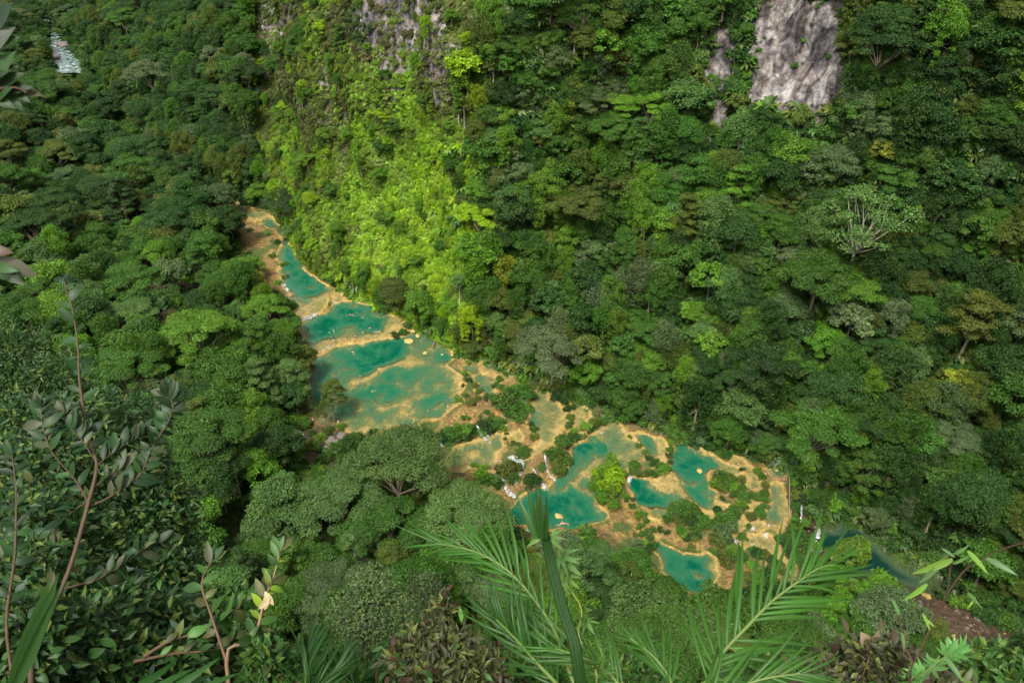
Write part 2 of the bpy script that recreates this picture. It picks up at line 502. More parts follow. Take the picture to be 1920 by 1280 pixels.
# ---------------------------------------------------------------- the pools, surveyed from the photograph
# name: level, usual depth, shore width, outline in photo pixels
POOLS = {
 'R': (6.4, 0.5, 4, "395,352 422,372 449,378 473,391 507,396 507,404 486,414 468,414 444,398 417,392 390,372"),
 'A': (5.6, 1.9, 6, "484,417 505,406 516,414 529,430 540,454 553,481 571,505 600,526 619,539 632,542 616,555 614,566 608,581 582,589 563,596 545,582 537,574 540,550 532,531 526,513 522,486 531,459 524,436 502,427"),
 'A2': (5.0, 0.35, 2, "618,560 633,548 645,549 646,562 621,570"),
 'B': (4.3, 2.4, 8, "567,601 588,594 612,586 622,571 644,566 667,569 697,574 723,587 747,594 760,609 762,617 742,625 723,632 705,637 683,639 662,639 646,641 625,645 604,657 580,666 572,660 564,646 560,620"),
 'C': (3.4, 0.9, 4, "585,671 605,663 626,650 646,646 683,644 723,636 760,623 774,620 795,614 808,620 822,630 840,646 853,662 851,670 836,684 841,690 859,699 867,713 869,726 856,742 869,752 853,766 832,779 806,790 779,797 752,806 726,810 654,812 640,795 600,795 582,760 578,700"),
 'S1': (3.5, 0.5, 1, "868,685 880,682 897,684 903,690 892,697 880,698 870,692"),
 'S0': (3.6, 0.3, 2, "876,675 888,668 902,676 903,686 890,682"),
 'S2': (2.9, 0.8, 2.5, "882,702 900,696 920,700 935,709 932,720 927,731 926,745 912,743 897,733 888,720"),
 'S3': (3.3, 0.45, 2, "906,680 918,676 935,680 957,687 966,699 958,713 946,718 934,706 918,696 904,692"),
 'D': (1.2, 0.42, 3, "998,725 1014,721 1027,733 1043,752 1059,765 1066,775 1064,789 1058,799 1046,815 1035,831 1019,847 1006,853 990,860 985,855 992,842 1003,837 1007,823 1003,810 993,794 990,783 993,767 998,757 995,744"),
 'D2': (1.0, 0.45, 2, "1070,744 1083,748 1096,757 1108,768 1112,783 1104,798 1094,808 1085,810 1077,800 1077,780 1077,765"),
 'E': (0.5, 0.45, 3, "842,850 868,835 894,824 913,817 939,808 945,813 938,826 945,837 940,850 934,860 928,876 918,884 886,878 870,887 843,884 834,868"),
 'E2': (0.9, 0.3, 1, "950,813 971,807 984,814 980,826 964,828 952,823"),
 'F': (-1.6, 0.62, 2.5, "1066,845 1080,834 1099,823 1120,806 1136,793 1150,778 1160,790 1168,806 1179,819 1195,830 1208,845 1213,864 1196,870 1180,882 1165,890 1160,905 1125,925 1120,945 1135,962 1137,974 1112,984 1070,994 1010,994 955,982 962,945 984,928 1005,918 1022,915 1040,904 1052,893 1066,874 1070,853"),
 'G': (-1.1, 0.7, 2, "1182,814 1202,812 1225,818 1245,820 1250,826 1251,841 1252,858 1244,874 1232,870 1219,860 1208,843 1194,828"),
 'I': (-2.2, 1.1, 3, "1259,853 1264,835 1281,824 1304,832 1323,846 1354,864 1376,872 1386,887 1376,893 1340,885 1328,900 1330,914 1344,921 1341,934 1352,942 1345,955 1330,960 1312,950 1292,934 1282,922 1272,908 1268,896 1262,874"),
 'H': (-2.3, 1.1, 2.5, "1177,909 1183,898 1205,896 1233,899 1250,890 1268,898 1274,908 1284,922 1294,936 1312,952 1300,957 1276,944 1253,951 1236,952 1218,954 1202,948 1190,933 1180,918"),
 'I2': (-2.6, 0.35, 2, "1316,956 1330,962 1348,958 1352,944 1366,948 1360,962 1346,972 1330,974 1318,968"),
 'M': (-3.0, 0.6, 1, "1214,957 1232,953 1248,953 1256,962 1248,972 1232,971 1218,966"),
 'M2': (-3.3, 0.5, 1, "1214,971 1230,974 1240,981 1228,982 1216,977"),
 'J': (-1.7, 0.45, 2.5, "1374,855 1391,856 1402,872 1420,891 1431,909 1427,921 1403,922 1396,914 1398,898 1384,873"),
 'K': (-2.3, 0.5, 3, "1443,906 1461,901 1474,905 1477,940 1480,962 1474,984 1456,996 1441,987 1434,974 1440,954 1442,929"),
 'K0': (-2.0, 0.6, 2, "1432,880 1450,876 1473,888 1473,897 1455,895 1438,892"),
 'N': (-2.0, 0.35, 1.5, "1406,943 1422,936 1427,937 1424,951 1411,958 1401,954"),
 'O': (-3.1, 0.5, 2, "1338,1006 1352,990 1372,982 1392,966 1402,975 1400,986 1380,1008 1360,1014 1342,1016"),
 'P': (-2.7, 0.35, 1.5, "1408,979 1428,972 1438,984 1422,992 1411,990"),
 'Q': (-3.4, 0.35, 2.5, "1388,1016 1404,1000 1428,1001 1446,1012 1466,1031 1486,1052 1503,1078 1492,1084 1466,1060 1444,1040 1416,1026 1396,1028"),
 'Ln': (-4.3, 1.7, 3, "1224,1004 1233,1014 1256,1026 1276,1036 1298,1041 1322,1039 1340,1050 1350,1080 1336,1110 1300,1110 1266,1096 1246,1066 1234,1040"),
}
RIVER_Z = -13.0
# depth features: pool, depth, feather (m), outline
FEAT = [
 ('A', 0.30, 3.0, "532,588 545,560 575,566 604,548 640,540 640,560 606,592 562,604"),
 ('A', 2.4, 1.2, "488,412 508,407 526,430 538,456 550,482 572,508 600,528 560,520 540,506 527,488 533,460 524,438 505,422"),
 ('A', 4.2, 5, "538,490 556,492 580,520 604,536 590,556 562,552 542,532"),
 ('B', 0.22, 3.5, "560,672 566,650 590,644 615,634 640,622 668,616 690,624 716,620 735,606 735,590 752,590 775,612 750,634 690,648 650,650 605,668"),
 ('B', 0.9, 2.0, "640,628 655,618 672,617 684,622 690,629 660,631"),
 ('B', 5.5, 7, "600,600 640,572 690,578 720,596 700,610 650,608 590,626"),
 ('C', 4.6, 1.6, "659,664 668,648 704,643 758,634 764,646 748,668 738,679 710,690 691,700 676,701 660,694 652,682"),
 ('C', 1.9, 4, "582,676 626,654 660,652 656,690 640,720 600,800 570,760"),
 ('C', 0.20, 1.0, "640,728 660,716 676,705 696,697 712,687 738,681 752,671 764,656 768,645 778,647 775,660 803,678 796,685 782,688 775,692 752,691 732,696 714,707 694,716 668,722 646,730"),
 ('C', 3.0, 5, "652,738 700,718 726,702 750,694 772,697 769,712 764,728 740,744 728,756 700,755 668,750"),
 ('C', 3.8, 2.5, "722,722 730,708 740,702 736,718 728,728 722,728"),
 ('C', 3.2, 3, "700,735 715,735 720,742 705,744"),
 ('C', 0.25, 0.8, "755,720 759,720 764,731 762,741 752,748 740,754 737,758 735,753 744,745 757,738 758,730"),
 ('C', 0.2, 0.8, "823,716 826,722 812,738 796,745 774,748 770,758 758,768 748,774 745,770 756,760 766,752 770,744 794,740 810,733"),
 ('C', 2.2, 2.5, "772,756 800,748 815,737 826,724 842,732 850,750 838,760 820,757 790,768 768,767 766,760"),
 ('C', 2.4, 1.2, "806,774 820,764 832,771 826,779 810,780"),
 ('C', 1.9, 3, "682,770 690,758 706,768 720,780 700,790 686,788"),
 ('C', 0.6, 3, "660,750 676,748 684,754 680,780 665,790 655,780"),
 ('C', 2.2, 1.5, "812,658 836,652 846,668 836,682 822,680 812,668"),
 ('S2', 1.7, 1.5, "884,704 896,698 900,712 893,722 885,714"),
 ('D', 1.3, 3, "992,770 1004,762 1014,778 1012,792 998,796 990,788"),
 ('D2', 1.4, 2, "1070,744 1084,750 1088,766 1078,772"),
 ('E', 1.3, 4, "850,848 890,827 925,818 930,834 900,842 870,852"),
 ('F', 5.5, 2.0, "1066,846 1082,834 1100,824 1116,820 1126,834 1132,844 1122,851 1112,852 1100,862 1086,858 1072,850"),
 ('F', 2.4, 3.5, "1064,848 1092,858 1102,866 1086,876 1070,890 1056,896 1064,874"),
 ('F', 0.22, 1.2, "1132,858 1112,855 1098,866 1090,876 1074,888 1066,902 1070,912 1084,920 1098,926 1112,920 1124,906 1132,890"),
 ('F', 1.1, 1.5, "1100,896 1108,902 1116,912 1102,918 1090,908"),
 ('F', 4.4, 4, "1052,896 1062,904 1068,914 1084,924 1100,932 1110,944 1126,958 1134,976 1060,996 940,996 950,942 985,926 1020,916"),
 ('G', 2.6, 2, "1192,820 1224,822 1228,838 1218,850 1206,838"),
 ('G', 0.2, 2, "1228,824 1256,820 1256,876 1236,878 1224,856 1230,838"),
 ('I', 5.0, 2.5, "1260,850 1268,836 1290,838 1312,850 1338,868 1334,878 1318,884 1296,886 1276,880 1264,868"),
 ('I', 0.3, 1.5, "1290,832 1310,832 1352,858 1384,872 1392,892 1374,894 1346,880 1336,868 1312,846"),
 ('I', 3.0, 2.0, "1272,906 1296,892 1320,894 1334,912 1344,920 1340,932 1322,938 1322,948 1304,938 1288,926"),
 ('H', 5.0, 2.0, "1178,908 1184,898 1208,897 1216,908 1216,922 1232,930 1252,928 1270,934 1262,946 1240,950 1216,952 1194,940"),
 ('H', 0.2, 0.9, "1216,900 1236,894 1252,888 1270,896 1284,912 1276,920 1262,924 1256,930 1242,929 1226,924 1218,914"),
 ('H', 0.3, 1.2, "1262,924 1280,918 1300,932 1316,948 1300,958 1282,946 1270,934"),
 ('K', 1.5, 3, "1438,910 1448,910 1448,950 1452,972 1440,978 1430,970"),
 ('K0', 1.5, 1.5, "1440,880 1466,888 1456,894 1442,890"),
 ('Ln', 5.0, 4, "1230,1016 1256,1032 1284,1044 1310,1050 1326,1076 1320,1106 1270,1096 1250,1066"),
 ('S1', 0.8, 1.0, "872,686 895,685 895,694 878,695"),
]
FB_PX = [(60, -60, 8), (110, 50, 8), (160, 112, 8), (215, 190, 7.5), (300, 280, 7), (385, 340, 6.6), (440, 372, 6), (497, 388, 6), (522, 410, 5.6), (545, 446, 5.6), (566, 488, 5.6),
         (640, 551, 4.5), (700, 572, 4.3), (765, 604, 3.8), (860, 662, 3.4), (960, 688, 3), (1000, 718, 1.4), (1080, 742, 1.2), (1130, 772, -1),
         (1300, 822, -1.5), (1400, 848, -1.8), (1480, 882, -2.5), (1540, 925, -8), (1600, 968, -12), (1700, 1030, -13), (1800, 1085, -13), (1920, 1140, -13), (2100, 1215, -13), (2400, 1330, -13)]
FB = [at(*p) for p in FB_PX]
TRAV_PX = "400,345 450,378 510,392 552,470 575,500 640,540 770,600 880,650 975,680 1010,712 1120,760 1160,775 1250,812 1300,815 1390,842 1482,885 1487,990 1470,1002 1515,1078 1490,1108 1400,1100 1340,1118 1240,1100 1180,1040 1110,985 1040,1004 950,994 930,935 870,900 830,880 826,850 770,815 650,820 590,800 585,690 568,640 568,610 538,575 512,560 492,520 446,450"

POOL_W = {k: [at(x, y, v[0]) for x, y in pts(v[3])] for k, v in POOLS.items()}
TRAV_W = [at(x, y, 0) for x, y in pts(TRAV_PX)]
RIV_PX = "1496,1012 1512,998 1540,990 1566,990 1590,968 1626,990 1650,1024 1680,1052 1716,1076 1760,1092 1730,1110 1690,1100 1650,1085 1600,1080 1560,1050 1520,1035"
RIV_W = [at(x, y, RIVER_Z) for x, y in pts(RIV_PX)]
DIRT_PX = "1690,1060 1760,1085 1850,1120 1960,1180 2100,1250 2000,1290 1880,1210 1800,1180 1740,1130"
DIRT_W = [at(x, y, RIVER_Z) for x, y in pts(DIRT_PX)]

# distance behind the far bank (positive towards the camera) for the valley profile
def near_side(X, Y):
    d = seg_dist(FB, X, Y, closed=False)
    poly = FB + [(FB[-1][0], -400), (-900, -400), (-900, FB[0][1])]
    return np.where(in_poly(poly, X, Y), d, -d)

def hill(X, Y):
    """the ridge the viewpoint stands on"""
    left = smooth(-4.5, -9, X) * smooth(19, 13, Y)
    steep = 168.35 - 1.75 * np.maximum(Y - 0.6, 0) - 0.55 * np.maximum(Y - 8, 0) * (Y < 60)
    steep = 168.35 - np.where(Y < 30, 2.05 * np.maximum(Y - 0.6, 0), 60.3 + 1.55 * (Y - 30))
    gentle = 168.0 - 1.05 * np.maximum(Y, 0) - 0.10 * np.maximum(-X - 8, 0)
    h = steep + (np.maximum(gentle, steep) - steep) * left
    return h + fbm(X * 0.08, Y * 0.08, None, 3, 5) * np.clip(Y * 0.05, 0, 2)

def base_height(X, Y):
    d = near_side(X, Y)
    along_r = smooth(60, 110, X) * 1.0
    lvl = 5.0 * smooth(40, -120, X) - 4 * smooth(20, 70, X) - 10 * smooth(84, 98, X + 0.25 * (Y - 150))
    far = smooth(330, 420, Y)
    bank = np.maximum(d - (66 - 30 * far), 0)
    up = 34 * (1 - np.exp(-bank * 0.010)) * (0.55 + 0.45 * smooth(150, 350, Y) + 0.3 * smooth(-60, -220, X))
    h = lvl + up + fbm(X * 0.018, Y * 0.018, None, 4, 3) * 2.6 * smooth(10, 60, d) 
    h = h - 3.0 * smooth(30, 8, d) * far - 3.5 * smooth(95, 108, X)
    h = np.where(d < 0, h - np.minimum(-d * 0.6, 8), h)
    return np.maximum(h, hill(X, Y))

# ---- fine sheet with the terraces
ax = np.array(at(1560, 1110, -2)) - np.array(at(420, 372, 5))
LA = np.linalg.norm(ax)
ax /= LA
bx = np.array([-ax[1], ax[0]])
if bx[1] < 0:
    bx = -bx
O0 = np.array(at(420, 372, 5))
STEP = 0.48
uu = np.arange(-26, LA + 22, STEP)
ww = np.arange(-74, 46, STEP)
U, W = np.meshgrid(uu, ww, indexing='ij')
PX = O0[0] + U * ax[0] + W * bx[0]
PY = O0[1] + U * ax[1] + W * bx[1]
wob = 0.9
QX = PX + wob * fbm(PX * 0.22, PY * 0.22, None, 4, 11)
QY = PY + wob * fbm(PX * 0.22, PY * 0.22, None, 4, 12)

SD = {k: sdist(p, QX, QY, 40.0) for k, p in POOL_W.items()}
trav = sdist(TRAV_W, QX, QY, 40)
num = np.zeros_like(PX)
den = np.full_like(PX, 1e-9)
for k, d in SD.items():
    w = np.where(d > -39, 1.0 / (np.maximum(-d, 0) + 0.35) ** 3.2, 0)
    num += w * POOLS[k][0]
    den += w
has = den > 1e-8
BASE = base_height(PX, PY)
idw = np.where(has, num / den, BASE)
near_pool = np.max(np.stack(list(SD.values())), 0)
rough = fbm(PX * 0.35, PY * 0.35, None, 4, 21)
ter = np.abs(fbm(PX * 0.5 + 3, PY * 0.5, None, 3, 22))
land = idw + 0.16 + 0.30 * smooth(0.3, 3, -near_pool) * (rough + 0.5) + 0.25 * smooth(1, 4, -near_pool) * ter
step_ = np.floor(land * 1.7 + 0.5 * rough) / 1.7 + 0.12
land = land + (step_ - land) * 0.75 * smooth(0.8, 2.2, -near_pool)
land += 0.2 * np.exp(-(np.maximum(-near_pool, 0) / 0.7) ** 2)
blend = smooth(6.0, -7.0, trav) * smooth(0, 5, -near_pool)
edgef = smooth(-26, -16, U) * smooth(LA + 22, LA + 10, U) * smooth(-74, -66, W)
Z = land + (BASE - land) * blend
# drop to the lower river beyond the last terraces
rv = sdist(RIV_W, QX, QY, 40)
dt = sdist(DIRT_W, QX, QY, 40)
rvm = np.maximum(rv, dt)
zr = RIVER_Z - 0.2 + np.clip(-rvm, 0, 40) * 1.5
Z = np.where(rvm > -12, np.minimum(Z, np.maximum(zr, RIVER_Z - 2.2 * smooth(0, 5, rv))), Z)
DEPTH, LEVEL, POOLID = {}, {}, {}
for k, d in SD.items():
    lev, dep, shore, _ = POOLS[k]
    m = d > 0
    dd = dep * (0.12 + 0.88 * smooth(0, shore, d)) 
    for pk, fd, fe, s in FEAT:
        if pk == k:
            f = sdist([at(x, y, lev) for x, y in pts(s)], QX, QY, 15)
            fe = fe * 0.85
            fd = fd * 0.72 if fd > 1.2 else fd
            wgt = smooth(-fe * 0.5, fe * 0.6, f)
            dd = dd + (fd - dd) * wgt
    var = fbm(PX * 0.28, PY * 0.28, None, 5, 31, 0.6)
    var2 = fbm(PX * 0.11, PY * 0.11, None, 3, 33)
    rid = 1 - np.abs(fbm(PX * 0.16, PY * 0.16, None, 4, 35, 0.55)) * 2.2
    dd = dd * np.clip(1 + 0.5 * var + 0.25 * var2 - 0.42 * smooth(0.55, 0.95, rid), 0.18, 2.0) * smooth(-0.15, 1.0, d + 0.12)
    dd = np.maximum(dd, 0.05)
    Z = np.where(m, lev - dd, Z)
    DEPTH[k] = np.where(m, dd, np.where(d > -1.0, -0.05, -1))
OUT = BASE - 1.2
Z = OUT + (Z - OUT) * edgef
far_d = near_side(PX, PY)
moss = 0.5 * smooth(0.35, 1.2, fbm(PX * 0.13 + 9, PY * 0.13, None, 3, 41) + 0.45) * smooth(0.2, 2.5, -near_pool)
moss = np.where(near_pool > 0, 0.0, 0.26 + moss + 0.22 * smooth(0.1, 0.5, fbm(PX * 0.3, PY * 0.3, None, 3, 47)) * smooth(3.2, 1.0, -near_pool))
moss += 0.5 * smooth(-1, -8, trav)
slope = np.hypot(*np.gradient(Z, STEP))
moss += 0.35 * smooth(0.8, 1.8, slope) * (near_pool < -0.3)
moss += 0.42 * np.exp(-((near_pool + 1.25) / 0.65) ** 2) * smooth(-0.1, 0.35, fbm(PX * 0.12 + 5, PY * 0.12, None, 3, 49))
moss = np.where(SD['S1'] > -0.6, 0.48, moss)
soil = smooth(3, -4, trav) * (near_pool < 0)
soil = np.maximum(soil, smooth(-6, 0, rvm) * 0.9)
pool_me = mesh_np("travertine_terraces", np.stack([PX, PY, Z], -1).reshape(-1, 3), grid_faces(*PX.shape), 4, M_TRAV, True,
                  {'moss': ('FLOAT', moss), 'soil': ('FLOAT', soil), 'bed': ('FLOAT', smooth(-0.15, 0.35, near_pool)), 'rim': ('FLOAT', np.exp(-(np.minimum(near_pool, 0) / 0.9) ** 2) * smooth(1.2, 0.2, near_pool)), 'level': ('FLOAT', idw + 0.35 * rough)})
link("travertine_terraces", pool_me, kind='structure')

def land_z(x, y):
    """ground height near the pools (terraces) or elsewhere"""
    u = (x - O0[0]) * ax[0] + (y - O0[1]) * ax[1]
    w = (x - O0[0]) * bx[0] + (y - O0[1]) * bx[1]
    i, j = int(round((u - uu[0]) / STEP)), int(round((w - ww[0]) / STEP))
    if 0 <= i < len(uu) and 0 <= j < len(ww):
        return float(Z[i, j])
    return float(base_height(np.array([x]), np.array([y]))[0])

# stirred water (below falls and in the shade of the bank trees)
STIR_PX = [(600, 700, 38, 'C'), (600, 760, 30, 'C'), (625, 665, 22, 'C'), (1080, 965, 50, 'F'), (1010, 935, 25, 'F'), (585, 612, 20, 'B'), (1040, 990, 45, 'F'), (1260, 1060, 30, 'Ln')]
for k, dm in DEPTH.items():
    lev = POOLS[k][0]
    vis = dm > -0.5
    f = grid_faces(*PX.shape)
    keep = vis.ravel()[f].all(1)
    f = f[keep]
    used, inv = np.unique(f, return_inverse=True)
    x, y = PX.ravel()[used], PY.ravel()[used]
    st = np.zeros_like(x)
    for sx, sy, sr, sk in STIR_PX:
        if sk == k:
            c = at(sx, sy, lev)
            st = np.maximum(st, smooth(sr * 0.28, sr * 0.08, np.hypot(x - c[0], y - c[1])))
    me = mesh_np("pool_water", np.stack([x, y, np.full_like(x, lev)], -1), inv.reshape(-1, 4)[:, ::-1], 4, M_WATER, True,
                 {'depth': ('FLOAT', np.maximum(dm.ravel()[used], 0)), 'stir': ('FLOAT', st)})
    link("pool_water", me, kind='structure')

def flat_water(name, W_, z, mat, depth, res=1.5):
    P = np.array(W_)
    xs = np.arange(P[:, 0].min() - 4, P[:, 0].max() + 4, res)
    ys = np.arange(P[:, 1].min() - 4, P[:, 1].max() + 4, res)
    X, Y = np.meshgrid(xs, ys, indexing='ij')
    d = sdist(W_, X, Y, 20)
    f = grid_faces(*X.shape)
    f = f[(d > -2.5).ravel()[f].all(1)]
    used, inv = np.unique(f, return_inverse=True)
    x, y, dd = X.ravel()[used], Y.ravel()[used], d.ravel()[used]
    me = mesh_np(name, np.stack([x, y, np.full_like(x, z)], -1), inv.reshape(-1, 4)[:, ::-1], 4, mat, True,
                 {'depth': ('FLOAT', depth * smooth(-1, 6, dd) + 0.1), 'stir': ('FLOAT', np.full_like(x, 0.25))})
    link(name, me, kind='structure')
flat_water("river", RIV_W, RIVER_Z, M_RIVER, 3.0)
UPR = [at(x, y, 7.2) for x, y in pts("74,-20 96,-20 112,30 134,66 158,104 150,136 104,136 96,100 90,60 82,20")]

# ---- wide terrain on the camera's side of the river
gx = np.concatenate([np.arange(-640, -130, 6.0), np.arange(-130, 190, 2.5), np.arange(190, 340, 6.0)])
gy = np.concatenate([np.arange(-60, -6, 6.0), np.arange(-6, 34, 1.0), np.arange(34, 330, 2.5), np.arange(330, 1100, 8.0)])
GX, GY = np.meshgrid(gx, gy, indexing='ij')
GZ = base_height(GX, GY)
gu = (GX - O0[0]) * ax[0] + (GY - O0[1]) * ax[1]
gw = (GX - O0[0]) * bx[0] + (GY - O0[1]) * bx[1]
inside = smooth(-24, -14, gu) * smooth(LA + 20, LA + 8, gu) * smooth(-72, -62, gw) * smooth(46, 40, gw)
GZ = GZ - 14 * inside
drt = smooth(-10, 2, sdist(DIRT_W, GX, GY, 40))
drt = np.maximum(drt, smooth(-4, 2, sdist(RIV_W, GX, GY, 40)))
upd = sdist(UPR, GX, GY, 60)
GZ = np.where(upd > -6, np.minimum(GZ, 7.2 - 0.25 * np.clip(upd + 2, -4, 5)), GZ)
link("ground", mesh_np("ground", np.stack([GX, GY, GZ], -1).reshape(-1, 3), grid_faces(*GX.shape)[:, ::-1], 4, M_GROUND, True,
     {'dirt': ('FLOAT', drt)}), kind='structure')
flat_water("river", UPR, 7.2, M_RAPID, 2.0, 3.0)

# ---- far side: hillside and cliff, lofted upward from the far bank
fbv = np.array(FB)
fbz = np.array([p[2] for p in FB_PX])
seg = np.hypot(*np.diff(fbv, axis=0).T)
arc = np.concatenate([[0], np.cumsum(seg)])
ND = np.array([0.74, 0.673])
us = np.arange(0, arc[-1], 2.2)
bxs, bys, bzs = (np.interp(us, arc, a) for a in (fbv[:, 0], fbv[:, 1], fbz))
ker = np.hanning(7)
ker /= ker.sum()
bxs, bys = (np.convolve(np.pad(a, 3, mode='edge'), ker, 'valid') for a in (bxs, bys))
fpx = np.interp(us, arc, [p[0] for p in FB_PX])
zs = np.concatenate([np.arange(-6, 150, 2.0), np.arange(150, 300, 5.0)])
PXS = np.array([0, 430, 480, 512, 700, 860, 930, 1050, 1300, 1500, 1700, 2400])
COT = {0:   np.interp(fpx, PXS, [1.25, 1.10, .75, .22, .30, .34, .62, .80, .82, .85, .80, .8]),
       45:  np.interp(fpx, PXS, [1.15, 1.00, .70, .20, .30, .34, .62, .80, .85, .85, .75, .7]),
       85:  np.interp(fpx, PXS, [1.00, .95, .70, .20, .25, .28, .60, .75, .35, .35, .60, .6]),
       130: np.interp(fpx, PXS, [1.00, .95, .80, .30, .25, .28, .60, .60, .30, .35, .60, .6]),
       300: np.interp(fpx, PXS, [1.20, 1.2, 1.1, .60, .60, .60, .80, .80, .80, .80, .80, .8])}
ck = sorted(COT)
cot = np.stack([[np.interp(z, ck, [COT[c][i] for c in ck]) for z in zs] for i in range(len(us))])
off = np.concatenate([np.zeros((len(us), 1)), np.cumsum(0.5 * (cot[:, 1:] + cot[:, :-1]) * np.diff(zs)[None], 1)], 1)
off -= off[:, 3:4]
ZZ = np.broadcast_to(zs[None], off.shape) + bzs[:, None]
SX = bxs[:, None] + ND[0] * off
SY = bys[:, None] + ND[1] * off
n3 = fbm(SX * 0.022, SY * 0.022, ZZ * 0.022, 3, 51) * 6.5 + fbm(SX * 0.09, SY * 0.09, ZZ * 0.06, 3, 57) * 2.4
grv = fbm(SX * 0.28, SY * 0.28, ZZ * 0.05, 4, 61) * 1.3
n3 = (n3 + grv) * smooth(-4, 14, np.broadcast_to(zs[None], off.shape))
SX = SX + ND[0] * n3
SY = SY + ND[1] * n3
ROCKFACES = ["1412,8 1475,-20 1570,20 1572,110 1566,190 1540,235 1520,225 1470,205 1405,200 1398,160 1425,120 1410,60", "1336,70 1358,62 1364,130 1358,200 1346,245 1332,235 1334,160"]
ROCKS = [(497, 55, 16, 48), (540, 30, 10, 32), (527, 70, 8, 30), (735, 30, 48, 40), (800, 45, 26, 24), (738, 112, 24, 28), (822, 128, 42, 32), (608, 185, 9, 42), (622, 226, 12, 20),
         (735, 195, 18, 26), (650, 222, 20, 16), (860, 226, 14, 10), (840, 185, 28, 26), (935, 18, 14, 18), (690, 70, 12, 20), (780, 90, 20, 20), (1345, 110, 24, 60), (1346, 212, 15, 38), (1480, 105, 72, 85), (1440, 165, 48, 40),
         (1525, 160, 40, 55), (1524, 222, 18, 30), (1640, 15, 28, 18), (1605, 88, 9, 18), (1640, 180, 9, 34), (1560, 30, 30, 30), (752, 320, 12, 9), (1690, 50, 25, 20), (1770, 1000, 42, 34), (1820, 960, 40, 25), (1730, 1040, 30, 22), (1385, 60, 12, 30), (535, 408, 12, 14), (782, 603, 16, 10), (1610, 235, 14, 12), (1660, 70, 20, 30)]
spx, spy, sdep = project(np.stack([SX, SY, ZZ], -1).reshape(-1, 3))
rk = np.zeros_like(spx)
for cx, cy, rx, ry in ROCKS:
    rk = np.maximum(rk, 1.25 - 0.75 * np.hypot((spx - cx) / rx, (spy - cy) / ry))
for s_ in ROCKFACES:
    sd_ = sdist(pts(s_), spx, spy, 60)
    rk = np.maximum(rk, smooth(-12, 10, sd_ + 20 * fbm(spx * 0.06, spy * 0.010, None, 3, 91) + 1) * 0.95)
rk = np.clip(rk, 0, 0.95)
CLIFF_PX = pts("466,-40 474,120 486,300 512,420 545,480 640,545 760,592 830,640 880,640 895,560 872,480 900,420 905,330 880,300 860,230 900,150 930,-40")
mossy = sdist(CLIFF_PX, spx, spy, 120)
mossy = smooth(-75, 45, mossy + 45 * fbm(spx * 0.012, spy * 0.012, None, 3, 88))
rk = np.clip(rk + 0.24 * mossy * smooth(330, 90, spy) * smooth(470, 560, spx) + 0.12 * mossy, 0, 0.95)
far_me = mesh_np("hillside", np.stack([SX, SY, ZZ], -1).reshape(-1, 3), grid_faces(*SX.shape), 4, M_CLIFF, True,
                 {'rock': ('FLOAT', rk), 'mossy': ('FLOAT', mossy)})
link("hillside", far_me, kind='structure')
RKG, MSG = rk.reshape(SX.shape), mossy.reshape(SX.shape)
# ---------------------------------------------------------------- plant prototypes
PROTO = bpy.data.collections.new("plant_stock")      # instanced from, never linked itself

def unit(v):
    return v / np.maximum(np.linalg.norm(v, axis=-1, keepdims=True), 1e-9)

def leaf_quads(P, Nr, size, aspect, rng, droop=0.0):
    n = len(P)
    t = unit(np.cross(Nr, rng.normal(size=(n, 3))))
    if droop:
        t = unit(t + np.array([0, 0, -droop]))
    b = unit(np.cross(Nr, t))
    nn = np.cross(t, b)
    s = np.broadcast_to(np.asarray(size), (n,))[:, None]
    V = np.stack([P - t * s * 0.5, P + b * s * 0.5 / aspect + t * s * .06, P + t * s * 0.5 - nn * s * 0.16, P - b * s * 0.5 / aspect + t * s * .06], 1)
    return V.reshape(-1, 3)

def foliage_mesh(name, V, tone, mat=None):
    F = np.arange(len(V)).reshape(-1, 4)
    return mesh_np(name, V, F, 4, mat or M_LEAF, False, {'leaf_tone': ('FLOAT', np.repeat(tone, 4))})

def lobed_crown(rng, lobes, n, leaf, aspect=1.7, flat=0.62, up=0.55, jit=0.55, droop=0.0):
    """lobes: (x, y, z, r) leaf clumps"""
    Lb = np.array(lobes)
    w = Lb[:, 3] ** 2
    idx = rng.choice(len(Lb), n, p=w / w.sum())
    d = unit(rng.normal(size=(n, 3)))
    d[:, 2] = np.where(d[:, 2] < -0.25, -d[:, 2], d[:, 2])
    r = Lb[idx, 3] * (0.66 + 0.42 * rng.random(n) ** 0.7 + 0.35 * rng.random(n) ** 9)
    ltone = rng.random(len(Lb)) * 0.35
    P = Lb[idx, :3] + d * r[:, None] * np.array([1, 1, flat])
    P += rng.normal(size=(n, 3)) * 0.06 * Lb[idx, 3:4]
    Nr = unit(d * 0.75 + np.array([0, 0, up]) + rng.normal(size=(n, 3)) * jit)
    V = leaf_quads(P, Nr, leaf * (0.6 + 0.8 * rng.random(n)), aspect, rng, droop)
    return V, np.clip(ltone[idx] + 0.6 * rng.random(n), 0, 1)

def limbs(mb, rng, targets, base_r, fork_z, bend=0.6, sides=6, limb=1.0):
    top = Vector((rng.normal() * 0.25, rng.normal() * 0.25, fork_z))
    mb.tube([(0, 0, -1.2), (0.1 * base_r, 0, fork_z * 0.4), top], [base_r * 1.35, base_r, base_r * 0.8], sides)
    for x, y, z, r in targets:
        e = Vector((x, y, z))
        m = top.lerp(e, 0.5) + Vector((rng.normal() * bend, rng.normal() * bend, -abs(rng.normal()) * bend * 0.5))
        mb.tube([top - Vector((0, 0, 0.3)), m, e], [base_r * 0.42 * limb, base_r * 0.2 * limb, base_r * 0.05 * limb], 5)

